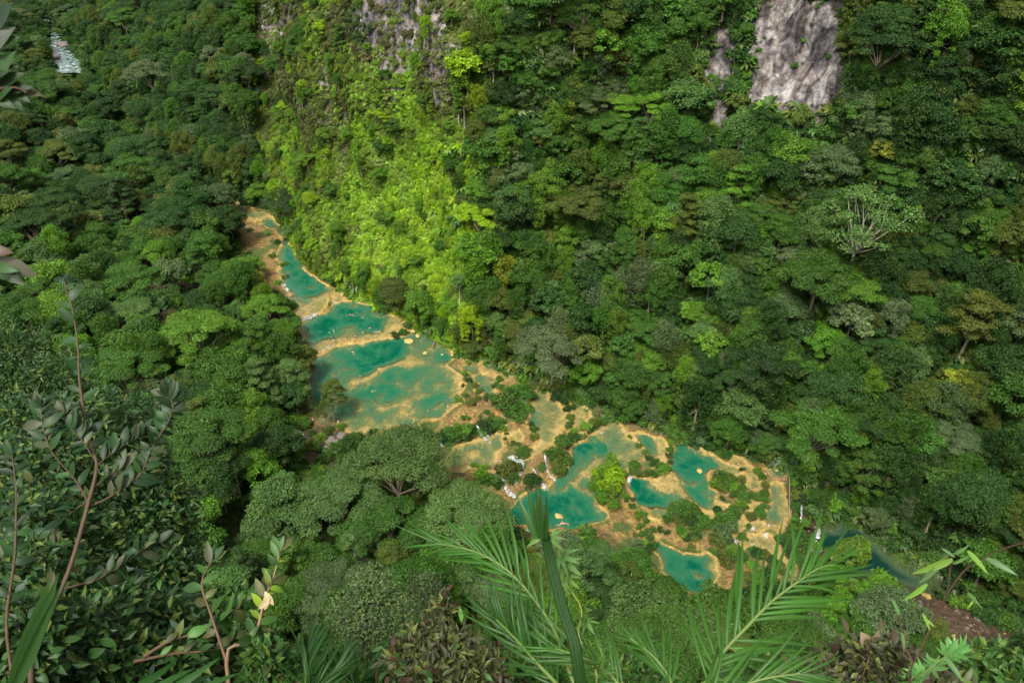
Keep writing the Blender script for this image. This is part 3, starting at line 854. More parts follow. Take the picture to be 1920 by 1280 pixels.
PROTOS = {}
def tree_proto(kind, k, lobes, n, leaf, fork, base_r, bark, nl=8, limb=1.0, **kw):
    rng = np.random.default_rng(1000 + hash_name(kind) + k)
    V, tone = lobed_crown(rng, lobes, n, leaf, **kw)
    mb = MB()
    sel = [lobes[i] for i in rng.choice(len(lobes), min(nl, len(lobes)), replace=False)]
    limbs(mb, rng, sel, base_r, fork, limb=limb)
    PROTOS.setdefault(kind, []).append((foliage_mesh(kind + "_crown", V, tone), mb.mesh(kind + "_trunk", bark)))

def hash_name(s):
    return sum(ord(c) * (i + 3) for i, c in enumerate(s)) % 997

def dome_lobes(rng, n, R, H, z0, r0, r1, low=-0.15, squash=1.0):
    out = []
    for i in range(n):
        f = (i + 0.5) / n
        zc = low + (1 - low) * f
        ph = i * 2.39996 + rng.random() * 0.7
        rr = math.sqrt(max(0, 1 - max(zc, 0) ** 2)) * R * (0.62 + 0.36 * rng.random())
        g = 1 + 0.26 * math.sin(2 * ph + n) + 0.2 * math.sin(3 * ph + 2.1 * n) + 0.12 * rng.normal()
        rr *= g
        out.append((rr * math.cos(ph), rr * math.sin(ph) * squash, z0 + zc * H * (0.75 + 0.35 * rng.random()), r0 + (r1 - r0) * rng.random()))
    return out

for k in range(3):        # dense round-crowned evergreen
    rg = np.random.default_rng(10 + k)
    tree_proto('dense', k, dome_lobes(rg, 30 + 6 * k, 4.8, 3.6, 8.6, 0.7, 2.2) + dome_lobes(rg, 9, 4.2, 1.5, 6.2, 0.9, 1.4, low=-.6), (15000, 9000, 19000)[k], (0.38, 0.52, 0.31)[k], 6.0, 0.30, M_BARK)
for k in range(2):        # feathery, flat layered plates, fine leaves
    rg = np.random.default_rng(20 + k)
    lb = []
    for i in range(44):
        a, q = rg.random() * 6.283, math.sqrt(rg.random())
        lb.append((8.2 * q * math.cos(a), 8.2 * q * math.sin(a), 11.5 + 3.4 * (1 - q * q) + rg.normal() * 0.7, 1.2 + rg.random() * 1.1))
    tree_proto('feathery', k, lb, 19000, 0.36, 6.5, 0.38, M_BARK, 9, flat=0.36, aspect=2.0, up=0.9, jit=0.4)
for k in range(2):        # tall, narrow, hung with vines
    rg = np.random.default_rng(30 + k)
    lb = dome_lobes(rg, 18, 3.0, 4.0, 10.5, 1.0, 1.6)
    for i in range(12):
        a = rg.random() * 6.283
        x, y = 2.6 * math.cos(a), 2.6 * math.sin(a)
        for j in range(5):
            lb.append((x + rg.normal() * 0.15, y + rg.normal() * 0.15, 10 - j * 1.2 - rg.random(), 0.75 - 0.08 * j))
    tree_proto('viny', k, lb, 12000, 0.33, 8.0, 0.26, M_BARK, 6, droop=0.8, flat=1.0)
for k in range(2):        # large-leaved open crown
    rg = np.random.default_rng(40 + k)
    tree_proto('bigleaf', k, dome_lobes(rg, 24, 3.6, 3.2, 7.5, 0.8, 1.5), 4200, 0.66, 5.5, 0.22, M_PALE, 10, aspect=1.5, up=0.9)
for k in range(2):        # sparse crown over pale limbs
    rg = np.random.default_rng(50 + k)
    lb = dome_lobes(rg, 44, 5.0, 6.0, 10.5, 0.8, 1.5, low=-0.3)
    tree_proto('sparse', k, lb, 11000, 0.32, 7.0, 0.32, M_PALE, 16, flat=0.5)
for k in range(2):        # tiered
    rg = np.random.default_rng(60 + k)
    lb = []
    for t in range(7):
        R = 1.2 + (6 - t) * 0.62
        for i in range(4 + (6 - t)):
            a = rg.random() * 6.283
            q = R * (0.45 + 0.55 * rg.random())
            lb.append((q * math.cos(a), q * math.sin(a), 5.5 + t * 1.75 + rg.normal() * 0.2, 0.8 + 0.5 * rg.random()))
    tree_proto('tiered', k, lb, 12000, 0.34, 6.0, 0.26, M_BARK, 10, flat=0.36, up=0.9)
for k in range(1):        # pale limbs showing through a thin crown
    rg = np.random.default_rng(65 + k)
    lb = dome_lobes(rg, 30, 5.0, 6.0, 10.0, 0.9, 1.6, low=-0.35)
    tree_proto('pale', k, lb, 6200, 0.32, 6.0, 0.27, M_SLIM, 24, flat=0.5, limb=1.5)
for k in range(2):        # slim pale trunk under a small loose crown
    rg = np.random.default_rng(68 + k)
    lb = dome_lobes(rg, 16, 2.2, 2.6, 13.5, 0.6, 1.2, low=-0.4)
    tree_proto('slim', k, lb, 3600, 0.34, 11.5, 0.2, M_SLIM, 8, flat=0.6, limb=1.2)
for k in range(1):        # nearly bare, brownish twigs
    rg = np.random.default_rng(70 + k)
    lb = dome_lobes(rg, 40, 4.0, 3.6, 8.0, 0.8, 1.3)
    tree_proto('twiggy', k, lb, 6500, 0.34, 5.0, 0.22, M_PALE, 36, aspect=4.0, up=0.2, jit=1.0)
for k in range(3):        # shrub, radius about 1
    rg = np.random.default_rng(80 + k)
    lb = [(0.85 * math.sqrt(rg.random()) * math.cos(a), 0.7 * math.sin(a) * math.sqrt(rg.random()), 0.22 + 0.55 * rg.random() ** 1.5, 0.2 + 0.22 * rg.random()) for a in rg.random(20) * 6.283]
    rng = np.random.default_rng(180 + k)
    V, tone = lobed_crown(rng, lb, 1300, 0.16, aspect=1.7, flat=0.85, up=0.6, jit=0.5)
    mb = MB()
    limbs(mb, rng, [(l[0], l[1], l[2], 0) for l in lb[:7]], 0.035, 0.12, 0.05, 5)
    PROTOS.setdefault('shrub', []).append((foliage_mesh("shrub_foliage", V, tone), mb.mesh("shrub_stem", M_BARK)))
def rosette(rng, n, leaf_len, nseg=3, width=0.13):
    """arching fronds from one foot (ferns, aroids)"""
    V, tone = [], []
    for i in range(n):
        a = rng.random() * 6.283
        el = 0.35 + rng.random() * 0.9
        ln = leaf_len * (0.6 + 0.5 * rng.random())
        h = np.array([math.cos(a), math.sin(a), 0])
        sd = np.array([-math.sin(a), math.cos(a), 0])
        p = np.zeros(3) + rng.normal(size=3) * 0.06
        prof = [0.35, 1.0, 0.8, 0.08]
        tn = rng.random()
        prev = None
        for s in range(nseg + 1):
            w = width * prof[s] * (0.8 + 0.4 * rng.random())
            cur = (p - sd * w, p + sd * w)
            if prev:
                V += [prev[0], prev[1], cur[1], cur[0]]
                tone.append(tn)
            prev = cur
            p = p + (h * math.cos(el) + np.array([0, 0, math.sin(el)])) * ln / nseg
            el -= 0.55
    return np.array(V), np.array(tone)
for k in range(3):
    V, tone = rosette(np.random.default_rng(90 + k), 34, 1.25, width=0.19)
    PROTOS.setdefault('fern', []).append((foliage_mesh("fern", V, tone, M_FERN), None))

# ---- plant positions ----------------------------------------------------------
RNG = np.random.default_rng(7)
TONES = {'dark': (0.022, 0.060, 0.010), 'mid': (0.044, 0.110, 0.013), 'bright': (0.082, 0.180, 0.014), 'soft': (0.072, 0.145, 0.034), 'yellow': (0.17, 0.205, 0.016),
         'grey': (0.078, 0.125, 0.045), 'blue': (0.032, 0.078, 0.016), 'brown': (0.12, 0.10, 0.045), 'lime': (0.165, 0.275, 0.008), 'olive': (0.072, 0.105, 0.016), 'gold': (0.32, 0.29, 0.012)}
TONE_WORD = {'dark': 'dark green', 'mid': 'mid green', 'bright': 'bright green', 'soft': 'soft green', 'yellow': 'yellowish green', 'grey': 'grey-green', 'blue': 'deep green',
             'brown': 'brownish', 'lime': 'lime green', 'olive': 'olive green', 'gold': 'yellow'}
KIND_WORD = {'dense': 'round dense', 'feathery': 'feathery flat-topped', 'viny': 'tall vine-hung', 'bigleaf': 'open large-leaved', 'sparse': 'sparse pale-limbed', 'pale': 'pale-limbed', 'slim': 'slim pale-trunked', 'tiered': 'tiered', 'twiggy': 'twiggy half-bare', 'shrub': 'round', 'fern': ''}

def pick_tone(px, py, rng):  # species tones by region, with darkened view edges and lit cliff painted in
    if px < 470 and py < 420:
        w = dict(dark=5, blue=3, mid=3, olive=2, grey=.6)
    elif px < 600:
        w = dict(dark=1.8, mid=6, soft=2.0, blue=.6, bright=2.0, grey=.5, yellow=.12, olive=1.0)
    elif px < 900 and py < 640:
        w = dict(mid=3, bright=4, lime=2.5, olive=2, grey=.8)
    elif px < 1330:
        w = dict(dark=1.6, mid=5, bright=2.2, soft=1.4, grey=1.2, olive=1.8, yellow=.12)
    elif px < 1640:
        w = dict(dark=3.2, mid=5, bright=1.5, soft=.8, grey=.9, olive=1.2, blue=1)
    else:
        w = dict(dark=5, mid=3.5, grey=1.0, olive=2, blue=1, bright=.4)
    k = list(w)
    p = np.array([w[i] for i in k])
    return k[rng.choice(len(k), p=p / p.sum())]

def jitter(tone, rng):
    c = np.array(TONES[tone]) * (0.82 + 0.4 * rng.random())
    return tuple(float(v) for v in c * (1 + rng.normal(size=3) * 0.05))

CLEAR = pts("446,396 470,404 508,404 524,440 528,480 548,508 592,538 640,552 652,574 690,578 740,592 765,614 800,624 830,642 850,664 900,676 960,694 985,718 1010,724 1060,748 1125,772 1150,792 1190,816 1250,828 1290,828 1370,850 1400,862 1440,882 1480,892 1496,930 1504,990 1560,986 1600,985 1650,1030 1700,1065 1640,1080 1560,1064 1520,1050 1480,1078 1400,1085 1330,1095 1250,1076 1225,1020 1150,1000 1130,982 1050,980 960,985 948,925 872,885 842,878 838,830 792,802 655,806 600,785 604,700 584,650 576,604 545,574 518,520 484,470 448,430")
CLEAR2 = pts("1716,1082 1760,1096 1850,1122 1925,1168 1925,1228 1840,1196 1770,1150")
CLEAR3 = pts("578,800 640,800 640,835 590,850 572,840")
CLEAR4 = pts("1740,975 1850,960 1860,1010 1760,1060 1690,1040")
CLEAR6 = pts("1400,-20 1575,-20 1575,110 1570,210 1540,285 1515,285 1500,240 1440,215 1395,150")
CLEAR7 = pts("1322,60 1365,60 1368,170 1348,245 1326,235 1318,150")
CLEAR8 = pts("600,200 618,190 640,235 618,245")
CLEAR5 = pts("96,62 150,62 158,132 104,134")
def covers(P, R, tol=0.55):
    """does a crown (centre P, radius R) hide open water or terraces?"""
    px, py, dep = project(P)
    r = R * FPX / dep[0] * tol
    a = np.arange(8) * math.pi / 4
    xs = np.concatenate([px, px + np.cos(a) * r])
    ys = np.concatenate([py, py + np.sin(a) * r])
    return any(in_poly(c, xs, ys).any() for c in (CLEAR, CLEAR2, CLEAR3, CLEAR4, CLEAR5, CLEAR6, CLEAR7, CLEAR8))

KR = {'dense': (5.3, 9.6), 'feathery': (8.8, 13), 'viny': (3.6, 10.5), 'bigleaf': (4.4, 8.2), 'sparse': (5.5, 11.5), 'pale': (5.5, 11.5), 'slim': (2.6, 14), 'tiered': (4.8, 10), 'twiggy': (4.8, 8.6)}   # radius, crown centre height
trees = []      # dict(x,y,z,kind,k,s,rot,tone,label)
cells = {}
def free(x, y, z, r):
    c = (int(x // 8), int(y // 8), int(z // 8))
    for i in (-1, 0, 1):
        for j in (-1, 0, 1):
            for l in (-1, 0, 1):
                for q in cells.get((c[0] + i, c[1] + j, c[2] + l), ()):
                    if (q[0] - x) ** 2 + (q[1] - y) ** 2 + (q[2] - z) ** 2 < (q[3] + r) ** 2:
                        return False
    return True
def add_tree(x, y, z, kind, s, tone=None, label=None, k=None, rot=None, rng=RNG, lean=0.0, space=0.5):
    R, hc = KR[kind]
    px, py, dep = project((x, y, z + hc * s))
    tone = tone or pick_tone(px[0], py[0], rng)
    trees.append(dict(x=x, y=y, z=z, kind=kind, k=rng.integers(len(PROTOS[kind])) if k is None else k, s=s, rot=rng.random() * 6.283 if rot is None else rot,
                      tone=tone, tint=jitter(tone, rng), label=label, px=px[0], py=py[0], dep=dep[0], r=R * s, lean=lean))
    r = R * s * space
    cells.setdefault((int(x // 8), int(y // 8), int(z // 8)), []).append((x, y, z, r))

sp_ok = sdep > 0
def far_at(px, py):
    d = np.hypot(spx - px, spy - py)
    m = (d < 9) & sp_ok
    if not m.any():
        m = d < d.min() + 4
    i = np.where(m)[0][np.argmin(sdep[m])]
    return SX.ravel()[i], SY.ravel()[i], ZZ.ravel()[i]
def near_crown(px, py, hc):
    z = 0.0
    for _ in range(6):
        x, y = at(px, py, z + hc)
        z = land_z(x, y)
    return x, y, z
def put_near(px, py, kind, s, tone, label, **kw):
    x, y, z = near_crown(px, py, KR[kind][1] * s)
    add_tree(x, y, z, kind, s, tone, label, **kw)
def put_far(px, py, kind, s, tone, label, **kw):
    """px, py: where the trunk meets the slope"""
    x, y, z = far_at(px, py)
    add_tree(x, y, z - 0.4, kind, s, tone, label, **kw)

# trees the photograph singles out
put_far(1580, 545, 'pale', 2.1, 'soft', "tall pale-limbed tree with bare upper boughs halfway up the right slope", k=0)
put_near(742, 868, 'feathery', 1.75, 'soft', "huge feathery tree in front of the left end of the falls", k=0)
put_near(640, 935, 'feathery', 1.35, 'soft', "feathery spreading tree left of the hugest feathery crown", k=1)
put_near(860, 955, 'feathery', 1.4, 'soft', "feathery tree filling the gap left of the palm spear", k=0)
put_near(720, 985, 'feathery', 1.25, 'mid', "darker feathery tree below the hugest feathery crown", k=1)
put_near(735, 1050, 'sparse', 1.0, 'olive', "olive small-leaved tree with its forked grey trunk showing", k=1)
put_near(566, 672, 'bigleaf', 0.75, 'gold', "yellow-crowned tree leaning over the first pools")
put_near(508, 712, 'bigleaf', 0.55, 'gold', "small bright yellow tree inland of the second pool")
put_near(322, 600, 'twiggy', 1.1, 'brown', "pinkish brown half-bare tree among the left forest", k=0)
put_near(258, 632, 'twiggy', 0.8, 'brown', "smaller brown bare-topped tree left of the pinkish one", k=0)
put_near(370, 612, 'bigleaf', 0.8, 'olive', "ochre-green tree just right of the pinkish brown tree")
put_near(618, 745, 'sparse', 0.9, 'olive', "gnarled open tree leaning over the big pool's left corner", k=1, lean=0.22, rot=1.2)
put_near(606, 770, 'twiggy', 0.75, 'olive', "half-bare small tree at the left shore below the gnarled one", k=0)
put_near(1602, 1035, 'bigleaf', 1.15, 'bright', "yellow-green tree standing before the dark lower river")
put_near(1668, 1150, 'dense', 1.5, 'grey', "large grey-green dome tree at lower right by the dry riverbed", k=0)
put_near(1640, 1180, 'dense', 1.2, 'mid', "mid green tree under the large grey-green dome", k=1)
put_near(1775, 1245, 'dense', 1.2, 'dark', "dark round tree in the bottom right corner", k=2)
put_far(1365, 455, 'tiered', 1.55, 'bright', "tall tiered pale green tree below the narrow rock slab", k=0)
put_far(1430, 285, 'feathery', 0.85, 'dark', "dark flat-topped tree at the foot of the big rock face", k=0)
put_far(1640, 330, 'bigleaf', 1.0, 'yellow', "yellow-green large-leaved tree above the tall pale-limbed tree")
put_far(1790, 690, 'sparse', 1.5, 'olive', "olive brown-topped broad tree on the far right slope", k=1)
put_far(1780, 770, 'bigleaf', 1.2, 'yellow', "yellow-leaved tree right below the brown-topped broad tree")
put_far(1210, 262, 'feathery', 1.0, 'bright', "bright feathery tree on the shoulder left of the narrow slab", k=1)
put_far(430, 225, 'viny', 1.0, 'olive', "slim trunk tree beside the left edge of the cliff", k=0)
put_near(1090, 1065, 'sparse', 1.2, 'soft', "pale-green loose tree right of the palm spear", k=0)
put_near(1175, 1085, 'pale', 0.9, 'olive', "pale-branched sparse tree between the palm spear and frond", k=0)
put_near(1010, 1085, 'feathery', 0.9, 'olive', "olive feathery tree right behind the palm spear", k=0)
put_near(1130, 1045, 'feathery', 0.7, 'soft', "soft green feathery treetop in front of the deep lower pool", k=0)
put_near(550, 820, 'bigleaf', 0.75, 'grey', "small pale green tree beside the bare red bank")
put_near(1500, 1130, 'dense', 0.9, 'mid', "round tree behind the tip of the big palm frond", k=1)

for sx, sy in ((455, 245), (330, 110), (352, 100), (318, 70), (855, 240), (920, 200), (858, 590), (1035, 600), (1215, 590), (1070, 640), (1590, 860), (1280, 690), (1440, 660), (1660, 640), (1500, 760), (250, 200), (190, 240), (1010, 330), (1120, 420)):
    put_far(sx, sy, 'slim', 0.75 + 0.4 * RNG.random(), ['soft', 'mid', 'olive'][RNG.integers(3)], None)
for sx, sy in ((437, 880), (530, 900), (660, 1010), (300, 780), (240, 520)):
    put_near(sx, sy, 'slim', 1.0, 'soft', None)
KINDS_NEAR = (['dense', 'feathery', 'viny', 'bigleaf', 'sparse', 'tiered', 'twiggy'], [6, 2.6, 1.4, 1.5, .35, .45, .04])
KINDS_FAR = (['dense', 'feathery', 'viny', 'bigleaf', 'sparse', 'tiered', 'twiggy'], [6, 1.0, 4.0, 1.8, .25, .08, .03])
def rk_choice(kinds, rng):
    p = np.array(kinds[1])
    return kinds[0][rng.choice(len(p), p=p / p.sum())]
# hillside beyond the river
cl = smooth(-25, 20, sdist(CLIFF_PX, spx, spy, 120)).reshape(SX.shape)
nu, nz = SX.shape
area = 2.2 * np.hypot(1.0, cot) * np.gradient(zs)[None]
pw = (area * np.where(cl > 0.5, 0.16, 1.0) * np.where(RKG > 0.45, 0.05, 1.0)).ravel()
okm = (spx > -260) & (spx < 2180) & (spy > -260) & (spy < 1300)
pw = np.where(okm & (ZZ.ravel() > bzs.repeat(nz) - 1), pw, 0)
cand = RNG.choice(len(pw), 15000, p=pw / pw.sum())
for c in cand:
    i, j = divmod(int(c), nz)
    x, y, z = SX[i, j] + RNG.normal() * 0.8, SY[i, j] + RNG.normal() * 0.8, ZZ[i, j]
    kind = rk_choice(KINDS_FAR, RNG)
    s = 0.72 + 0.85 * RNG.random() ** 1.5
    if cl[i, j] > 0.5:
        s *= 0.42
    R, hc = KR[kind]
    if not free(x, y, z, R * s * 0.37):
        continue
    if covers((x, y, z + hc * s), R * s):
        continue
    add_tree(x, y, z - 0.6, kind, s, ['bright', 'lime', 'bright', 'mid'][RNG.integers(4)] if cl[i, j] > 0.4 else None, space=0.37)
# forest on the camera's side of the river
for _ in range(14000):
    x, y = RNG.uniform(-420, 190), RNG.uniform(60, 820)
    P = np.array([[x, y, 10.0]])
    px, py, dep = project(P)
    if not (-200 < px[0] < 2120 and -200 < py[0] < 1500):
        continue
    if near_side(np.array([x]), np.array([y]))[0] < (6 if y > 330 else -2):
        continue
    z = land_z(x, y)
    if z < -16 or sdist(TRAV_W, np.array([x]), np.array([y]), 10)[0] > 0.5 or sdist(UPR, np.array([x]), np.array([y]), 10)[0] > -1:
        continue
    if max(sdist(RIV_W, np.array([x]), np.array([y]), 10)[0], sdist(DIRT_W, np.array([x]), np.array([y]), 10)[0]) > -4:
        continue
    kind = rk_choice(KINDS_NEAR, RNG)
    s = 0.76 + 0.85 * RNG.random() ** 1.5
    R, hc = KR[kind]
    if y < 100:
        s *= 0.8
    if not free(x, y, z, R * s * 0.40) or covers((x, y, z + hc * s), R * s, 0.75):
        continue
    add_tree(x, y, z - 0.3, kind, s, space=0.40)

# ---- which trees show largest: painter's pass over discs
BW, BH = 384, 256
idb = np.full((BH, BW), -1, np.int32)
for i in sorted(range(len(trees)), key=lambda i: -trees[i]['dep']):
    t = trees[i]
    cx, cy, r = t['px'] / 5, t['py'] / 5, t['r'] * FPX / t['dep'] / 5 * 0.9
    x0, x1, y0, y1 = int(max(0, cx - r)), int(min(BW, cx + r + 1)), int(max(0, cy - r)), int(min(BH, cy + r + 1))
    if x0 >= x1 or y0 >= y1:
        continue
    yy, xx = np.mgrid[y0:y1, x0:x1]
    m = ((xx - cx) ** 2 + ((yy - cy) / 0.85) ** 2) < r * r
    idb[y0:y1, x0:x1][m] = i
cnt = np.bincount(idb[idb >= 0], minlength=len(trees))
for i, t in enumerate(trees):
    t['vis'] = cnt[i] + (1e6 if t['label'] else 0)
order = sorted(range(len(trees)), key=lambda i: -trees[i]['vis'])
single = [trees[i] for i in order[:300]]
rest = [trees[i] for i in order[300:]]
print("trees", len(trees), "smallest single", single[-1]['vis'], "largest rest", rest[0]['vis'] if rest else 0)

# ---- labels that single each plant out
MARKS = [(120, 100, "the white rapids"), (310, 600, "the pinkish brown tree"), (455, 430, "the upper river bend"), (550, 560, "the highest pool"), (566, 672, "the yellow-crowned tree"),
         (640, 735, "the gnarled open tree"), (742, 868, "the hugest feathery crown"), (600, 850, "the bare red bank"), (615, 215, "the white cliff streak"), (825, 120, "the grey cliff patch"), (735, 40, "the upper cliff rock"),
         (500, 60, "the cliff's left edge"), (1345, 150, "the narrow rock slab"), (1480, 110, "the big rock face"), (1600, 400, "the tall pale-limbed tree"), (1365, 360, "the tall tiered tree"),
         (1790, 600, "the brown-topped broad tree"), (1550, 960, "the lower waterfall"), (1690, 1140, "the grey-green dome"), (1790, 1000, "the pink rock bank"), (1860, 1160, "the dry riverbed"),
         (1090, 1060, "the loose tree by the spear"), (940, 690, "the small terrace pools"), (1040, 790, "the narrow tan pools"), (1300, 850, "the emerald pools"), (1210, 250, "the bright shoulder tree"), (560, 820, "the small pale tree by the bank"),
         (1880, 30, "the top right corner"), (1900, 420, "the right margin"), (20, 330, "the left margin"), (330, 1000, "the glossy left shrubs"), (740, 600, "the second pool"), (900, 20, "the top middle"), (1100, 480, "the middle of the far slope"), (250, 180, "the valley head"),
         (735, 1050, "the olive forked tree"), (1130, 910, "the island shrubs"), (1440, 930, "the curved right pools"), (860, 820, "the main fall"), (1290, 970, "the central islet"), (960, 300, "the green cliff flank"), (1640, 700, "the lower right slope"), (1250, 640, "the lower middle slope")]
def where(px, py):
    best = min(MARKS, key=lambda m: math.hypot(px - m[0], py - m[1]))
    dx, dy = px - best[0], py - best[1]
    if math.hypot(dx, dy) < 16:
        return "at " + best[2]
    a = math.degrees(math.atan2(-dy, dx)) % 360
    w = ["right of", "up and right of", "above", "up and left of", "left of", "down and left of", "below", "down and right of"][int(((a + 22.5) % 360) // 45)]
    return w + " " + best[2]
ORD = ["leftmost", "second from left", "third from left", "fourth from left", "fifth from left", "sixth from left", "seventh from left", "eighth from left", "ninth from left", "tenth from left"]
def label_all(items, noun):
    """items: dicts with px, py, desc; gives each its own label"""
    by = {}
    for t in items:
        if not t.get('label'):
            by.setdefault("%s %s" % (t['desc'], where(t['px'], t['py'])), []).append(t)
    for d, g in by.items():
        g.sort(key=lambda t: t['px'])
        if len(g) == 1:
            g[0]['label'] = d
        elif len(g) == 2:
            g[0]['label'] = "left " + d
            g[1]['label'] = "right " + d
        else:
            for i, t in enumerate(g):
                t['label'] = (ORD[i] if i < len(g) - 1 else "rightmost") + " " + d
for t in single:
    size = 'small ' if t['r'] < 3.4 else ('big ' if t['r'] > 6.2 else '')
    t['desc'] = (size + TONE_WORD[t['tone']] + ' ' + KIND_WORD[t['kind']] + ' tree')
label_all(single, 'tree')

def group_of(px, py):
    if px < 620 and py > 380 or py > 860 and px < 1500:
        return "trees of the forest on the left bank"
    if px < 480:
        return "trees of the far valley"
    return "trees on the far slope"
def build_plant(t, noun, cat, crown_name, stem_name, group):
    o = link(noun, None)
    o.empty_display_size = 0.5
    o.location = (t['x'], t['y'], t['z'])
    o.rotation_euler = (0, t.get('lean', 0), t['rot'])
    o.scale = (t['s'],) * 3 if 'sz' not in t else (t['s'], t['s'], t['sz'])
    o['label'], o['category'], o['group'] = t['label'], cat, group
    cm, tm = PROTOS[t['kind']][int(t['k'])]
    c = link(crown_name, cm, o)
    c['tint'] = t['tint']
    if tm:
        link(stem_name, tm, o)
for t in single:
    wds = t['label'].split()
    while len(wds) > 16:
        wds.pop(3)
    t['label'] = ' '.join(wds)
    build_plant(t, 'tree', 'tree', 'crown', 'trunk', group_of(t['px'], t['py']))

# ---- everything that nobody could count: instanced on points as one object each
def scatter(name, label, P, rot, sc, tint, kinds, kidx, normals=None):
    """kinds: list of (mesh, mesh or None); one geometry-nodes object"""
    me = bpy.data.meshes.new(name)
    n = len(P)
    me.vertices.add(n)
    me.vertices.foreach_set("co", np.asarray(P, np.float32).ravel())
    for an, typ, key, arr in (("spin", 'FLOAT_VECTOR', 'vector', rot), ("size", 'FLOAT', 'value', sc), ("tint", 'FLOAT_VECTOR', 'vector', tint), ("which", 'INT', 'value', kidx)):
        a = me.attributes.new(an, typ, 'POINT')
        a.data.foreach_set(key, np.asarray(arr, np.int32 if typ == 'INT' else np.float32).ravel())
    o = link(name, me, kind='stuff', label=label)
    col = bpy.data.collections.new(name + "_stock")
    PROTO.children.link(col)
    for q, meshes in enumerate(kinds):
        ms = [m for m in meshes if m]
        sub = bpy.data.collections.new("%s_%02d" % (name, q))
        col.children.link(sub)
        for m in ms:
            sub.objects.link(bpy.data.objects.new("stock", m))
    ng = bpy.data.node_groups.new(name, 'GeometryNodeTree')
    ng.interface.new_socket("Geometry", in_out='INPUT', socket_type='NodeSocketGeometry')
    ng.interface.new_socket("Geometry", in_out='OUTPUT', socket_type='NodeSocketGeometry')
    gi, go = ng.nodes.new("NodeGroupInput"), ng.nodes.new("NodeGroupOutput")
    ci = ng.nodes.new("GeometryNodeCollectionInfo")
    ci.inputs['Collection'].default_value = col
    ci.inputs['Separate Children'].default_value = True
    ip = ng.nodes.new("GeometryNodeInstanceOnPoints")
    ip.inputs['Pick Instance'].default_value = True
    def na(nm, dt):
        a = ng.nodes.new("GeometryNodeInputNamedAttribute")
        a.data_type = dt
        a.inputs['Name'].default_value = nm
        return a.outputs['Attribute']
    ng.links.new(gi.outputs[0], ip.inputs['Points'])
    ng.links.new(ci.outputs[0], ip.inputs['Instance'])
    ng.links.new(na("which", 'INT'), ip.inputs['Instance Index'])
    er = ng.nodes.new("FunctionNodeEulerToRotation")
    ng.links.new(na("spin", 'FLOAT_VECTOR'), er.inputs[0])
    ng.links.new(er.outputs[0], ip.inputs['Rotation'])
    ng.links.new(na("size", 'FLOAT'), ip.inputs['Scale'])
    ng.links.new(ip.outputs[0], go.inputs[0])
    md = o.modifiers.new("instances", 'NODES')
    md.node_group = ng
    return o
kind_list, kind_pos = [], {}
for kd in KR:
    for q, pr in enumerate(PROTOS[kd]):
        kind_pos[(kd, q)] = len(kind_list)
        kind_list.append(pr)
scatter("forest", "remaining mixed forest filling the gaps between the larger trees",
        [(t['x'], t['y'], t['z']) for t in rest], [(0, 0, t['rot']) for t in rest], [t['s'] for t in rest], [t['tint'] for t in rest],
        kind_list, [kind_pos[(t['kind'], int(t['k']))] for t in rest])

# undergrowth on the hillside and cliff plants
def surf_normal_rot(i, j):
    a = np.array([SX[min(i + 1, nu - 1), j] - SX[max(i - 1, 0), j], SY[min(i + 1, nu - 1), j] - SY[max(i - 1, 0), j], ZZ[min(i + 1, nu - 1), j] - ZZ[max(i - 1, 0), j]])
    b = np.array([SX[i, min(j + 1, nz - 1)] - SX[i, max(j - 1, 0)], SY[i, min(j + 1, nz - 1)] - SY[i, max(j - 1, 0)], ZZ[i, min(j + 1, nz - 1)] - ZZ[i, max(j - 1, 0)]])
    n = np.cross(a, b)
    n /= np.linalg.norm(n) + 1e-9
    return -n if n[1] > 0 or (n[2] < 0 and abs(n[1]) < .2) else n
area_v = 2.2 * np.hypot(1.0, cot) * np.gradient(zs)[None]
vis_m = ((spx > -150) & (spx < 2070) & (spy > -120) & (spy < 1250)).reshape(SX.shape)
ROCKMASK = np.zeros(spx.shape, bool)
for s_ in ROCKFACES:
    ROCKMASK |= (sdist(pts(s_), spx, spy, 60) > -6) & (rk > 0.5)
def slope_plants(name, label, n, weight, kinds, smin, smax, tone_fn, tilt=0.55, seed=1):
    rng = np.random.default_rng(seed)
    w = (area_v * weight * vis_m).ravel() * np.where(ROCKMASK, 0.3, 1)
    cc = rng.choice(len(w), n, p=w / w.sum())
    P, Rr, S, T, K = [], [], [], [], []
    for c in cc:
        i, j = divmod(int(c), nz)
        fi, fj = rng.random(), rng.random()
        i2, j2 = min(i + 1, nu - 1), min(j + 1, nz - 1)
        p = np.array([(A[i, j] * (1 - fi) + A[i2, j] * fi) * (1 - fj) + (A[i, j2] * (1 - fi) + A[i2, j2] * fi) * fj for A in (SX, SY, ZZ)])
        nr = surf_normal_rot(i, j) * tilt + np.array([0, 0, 1 - tilt])
        q = Vector(nr).to_track_quat('Z', 'Y') @ Matrix.Rotation(rng.random() * 6.283, 3, 'Z').to_quaternion()
        P.append(p)
        Rr.append(tuple(q.to_euler()))
        S.append((smin + (smax - smin) * rng.random() ** 1.6) * (0.5 if ROCKMASK[c] else 1))
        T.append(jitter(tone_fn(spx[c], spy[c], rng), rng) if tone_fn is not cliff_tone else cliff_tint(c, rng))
        K.append(rng.integers(len(kinds)))
    return scatter(name, label, P, Rr, S, T, kinds, K)
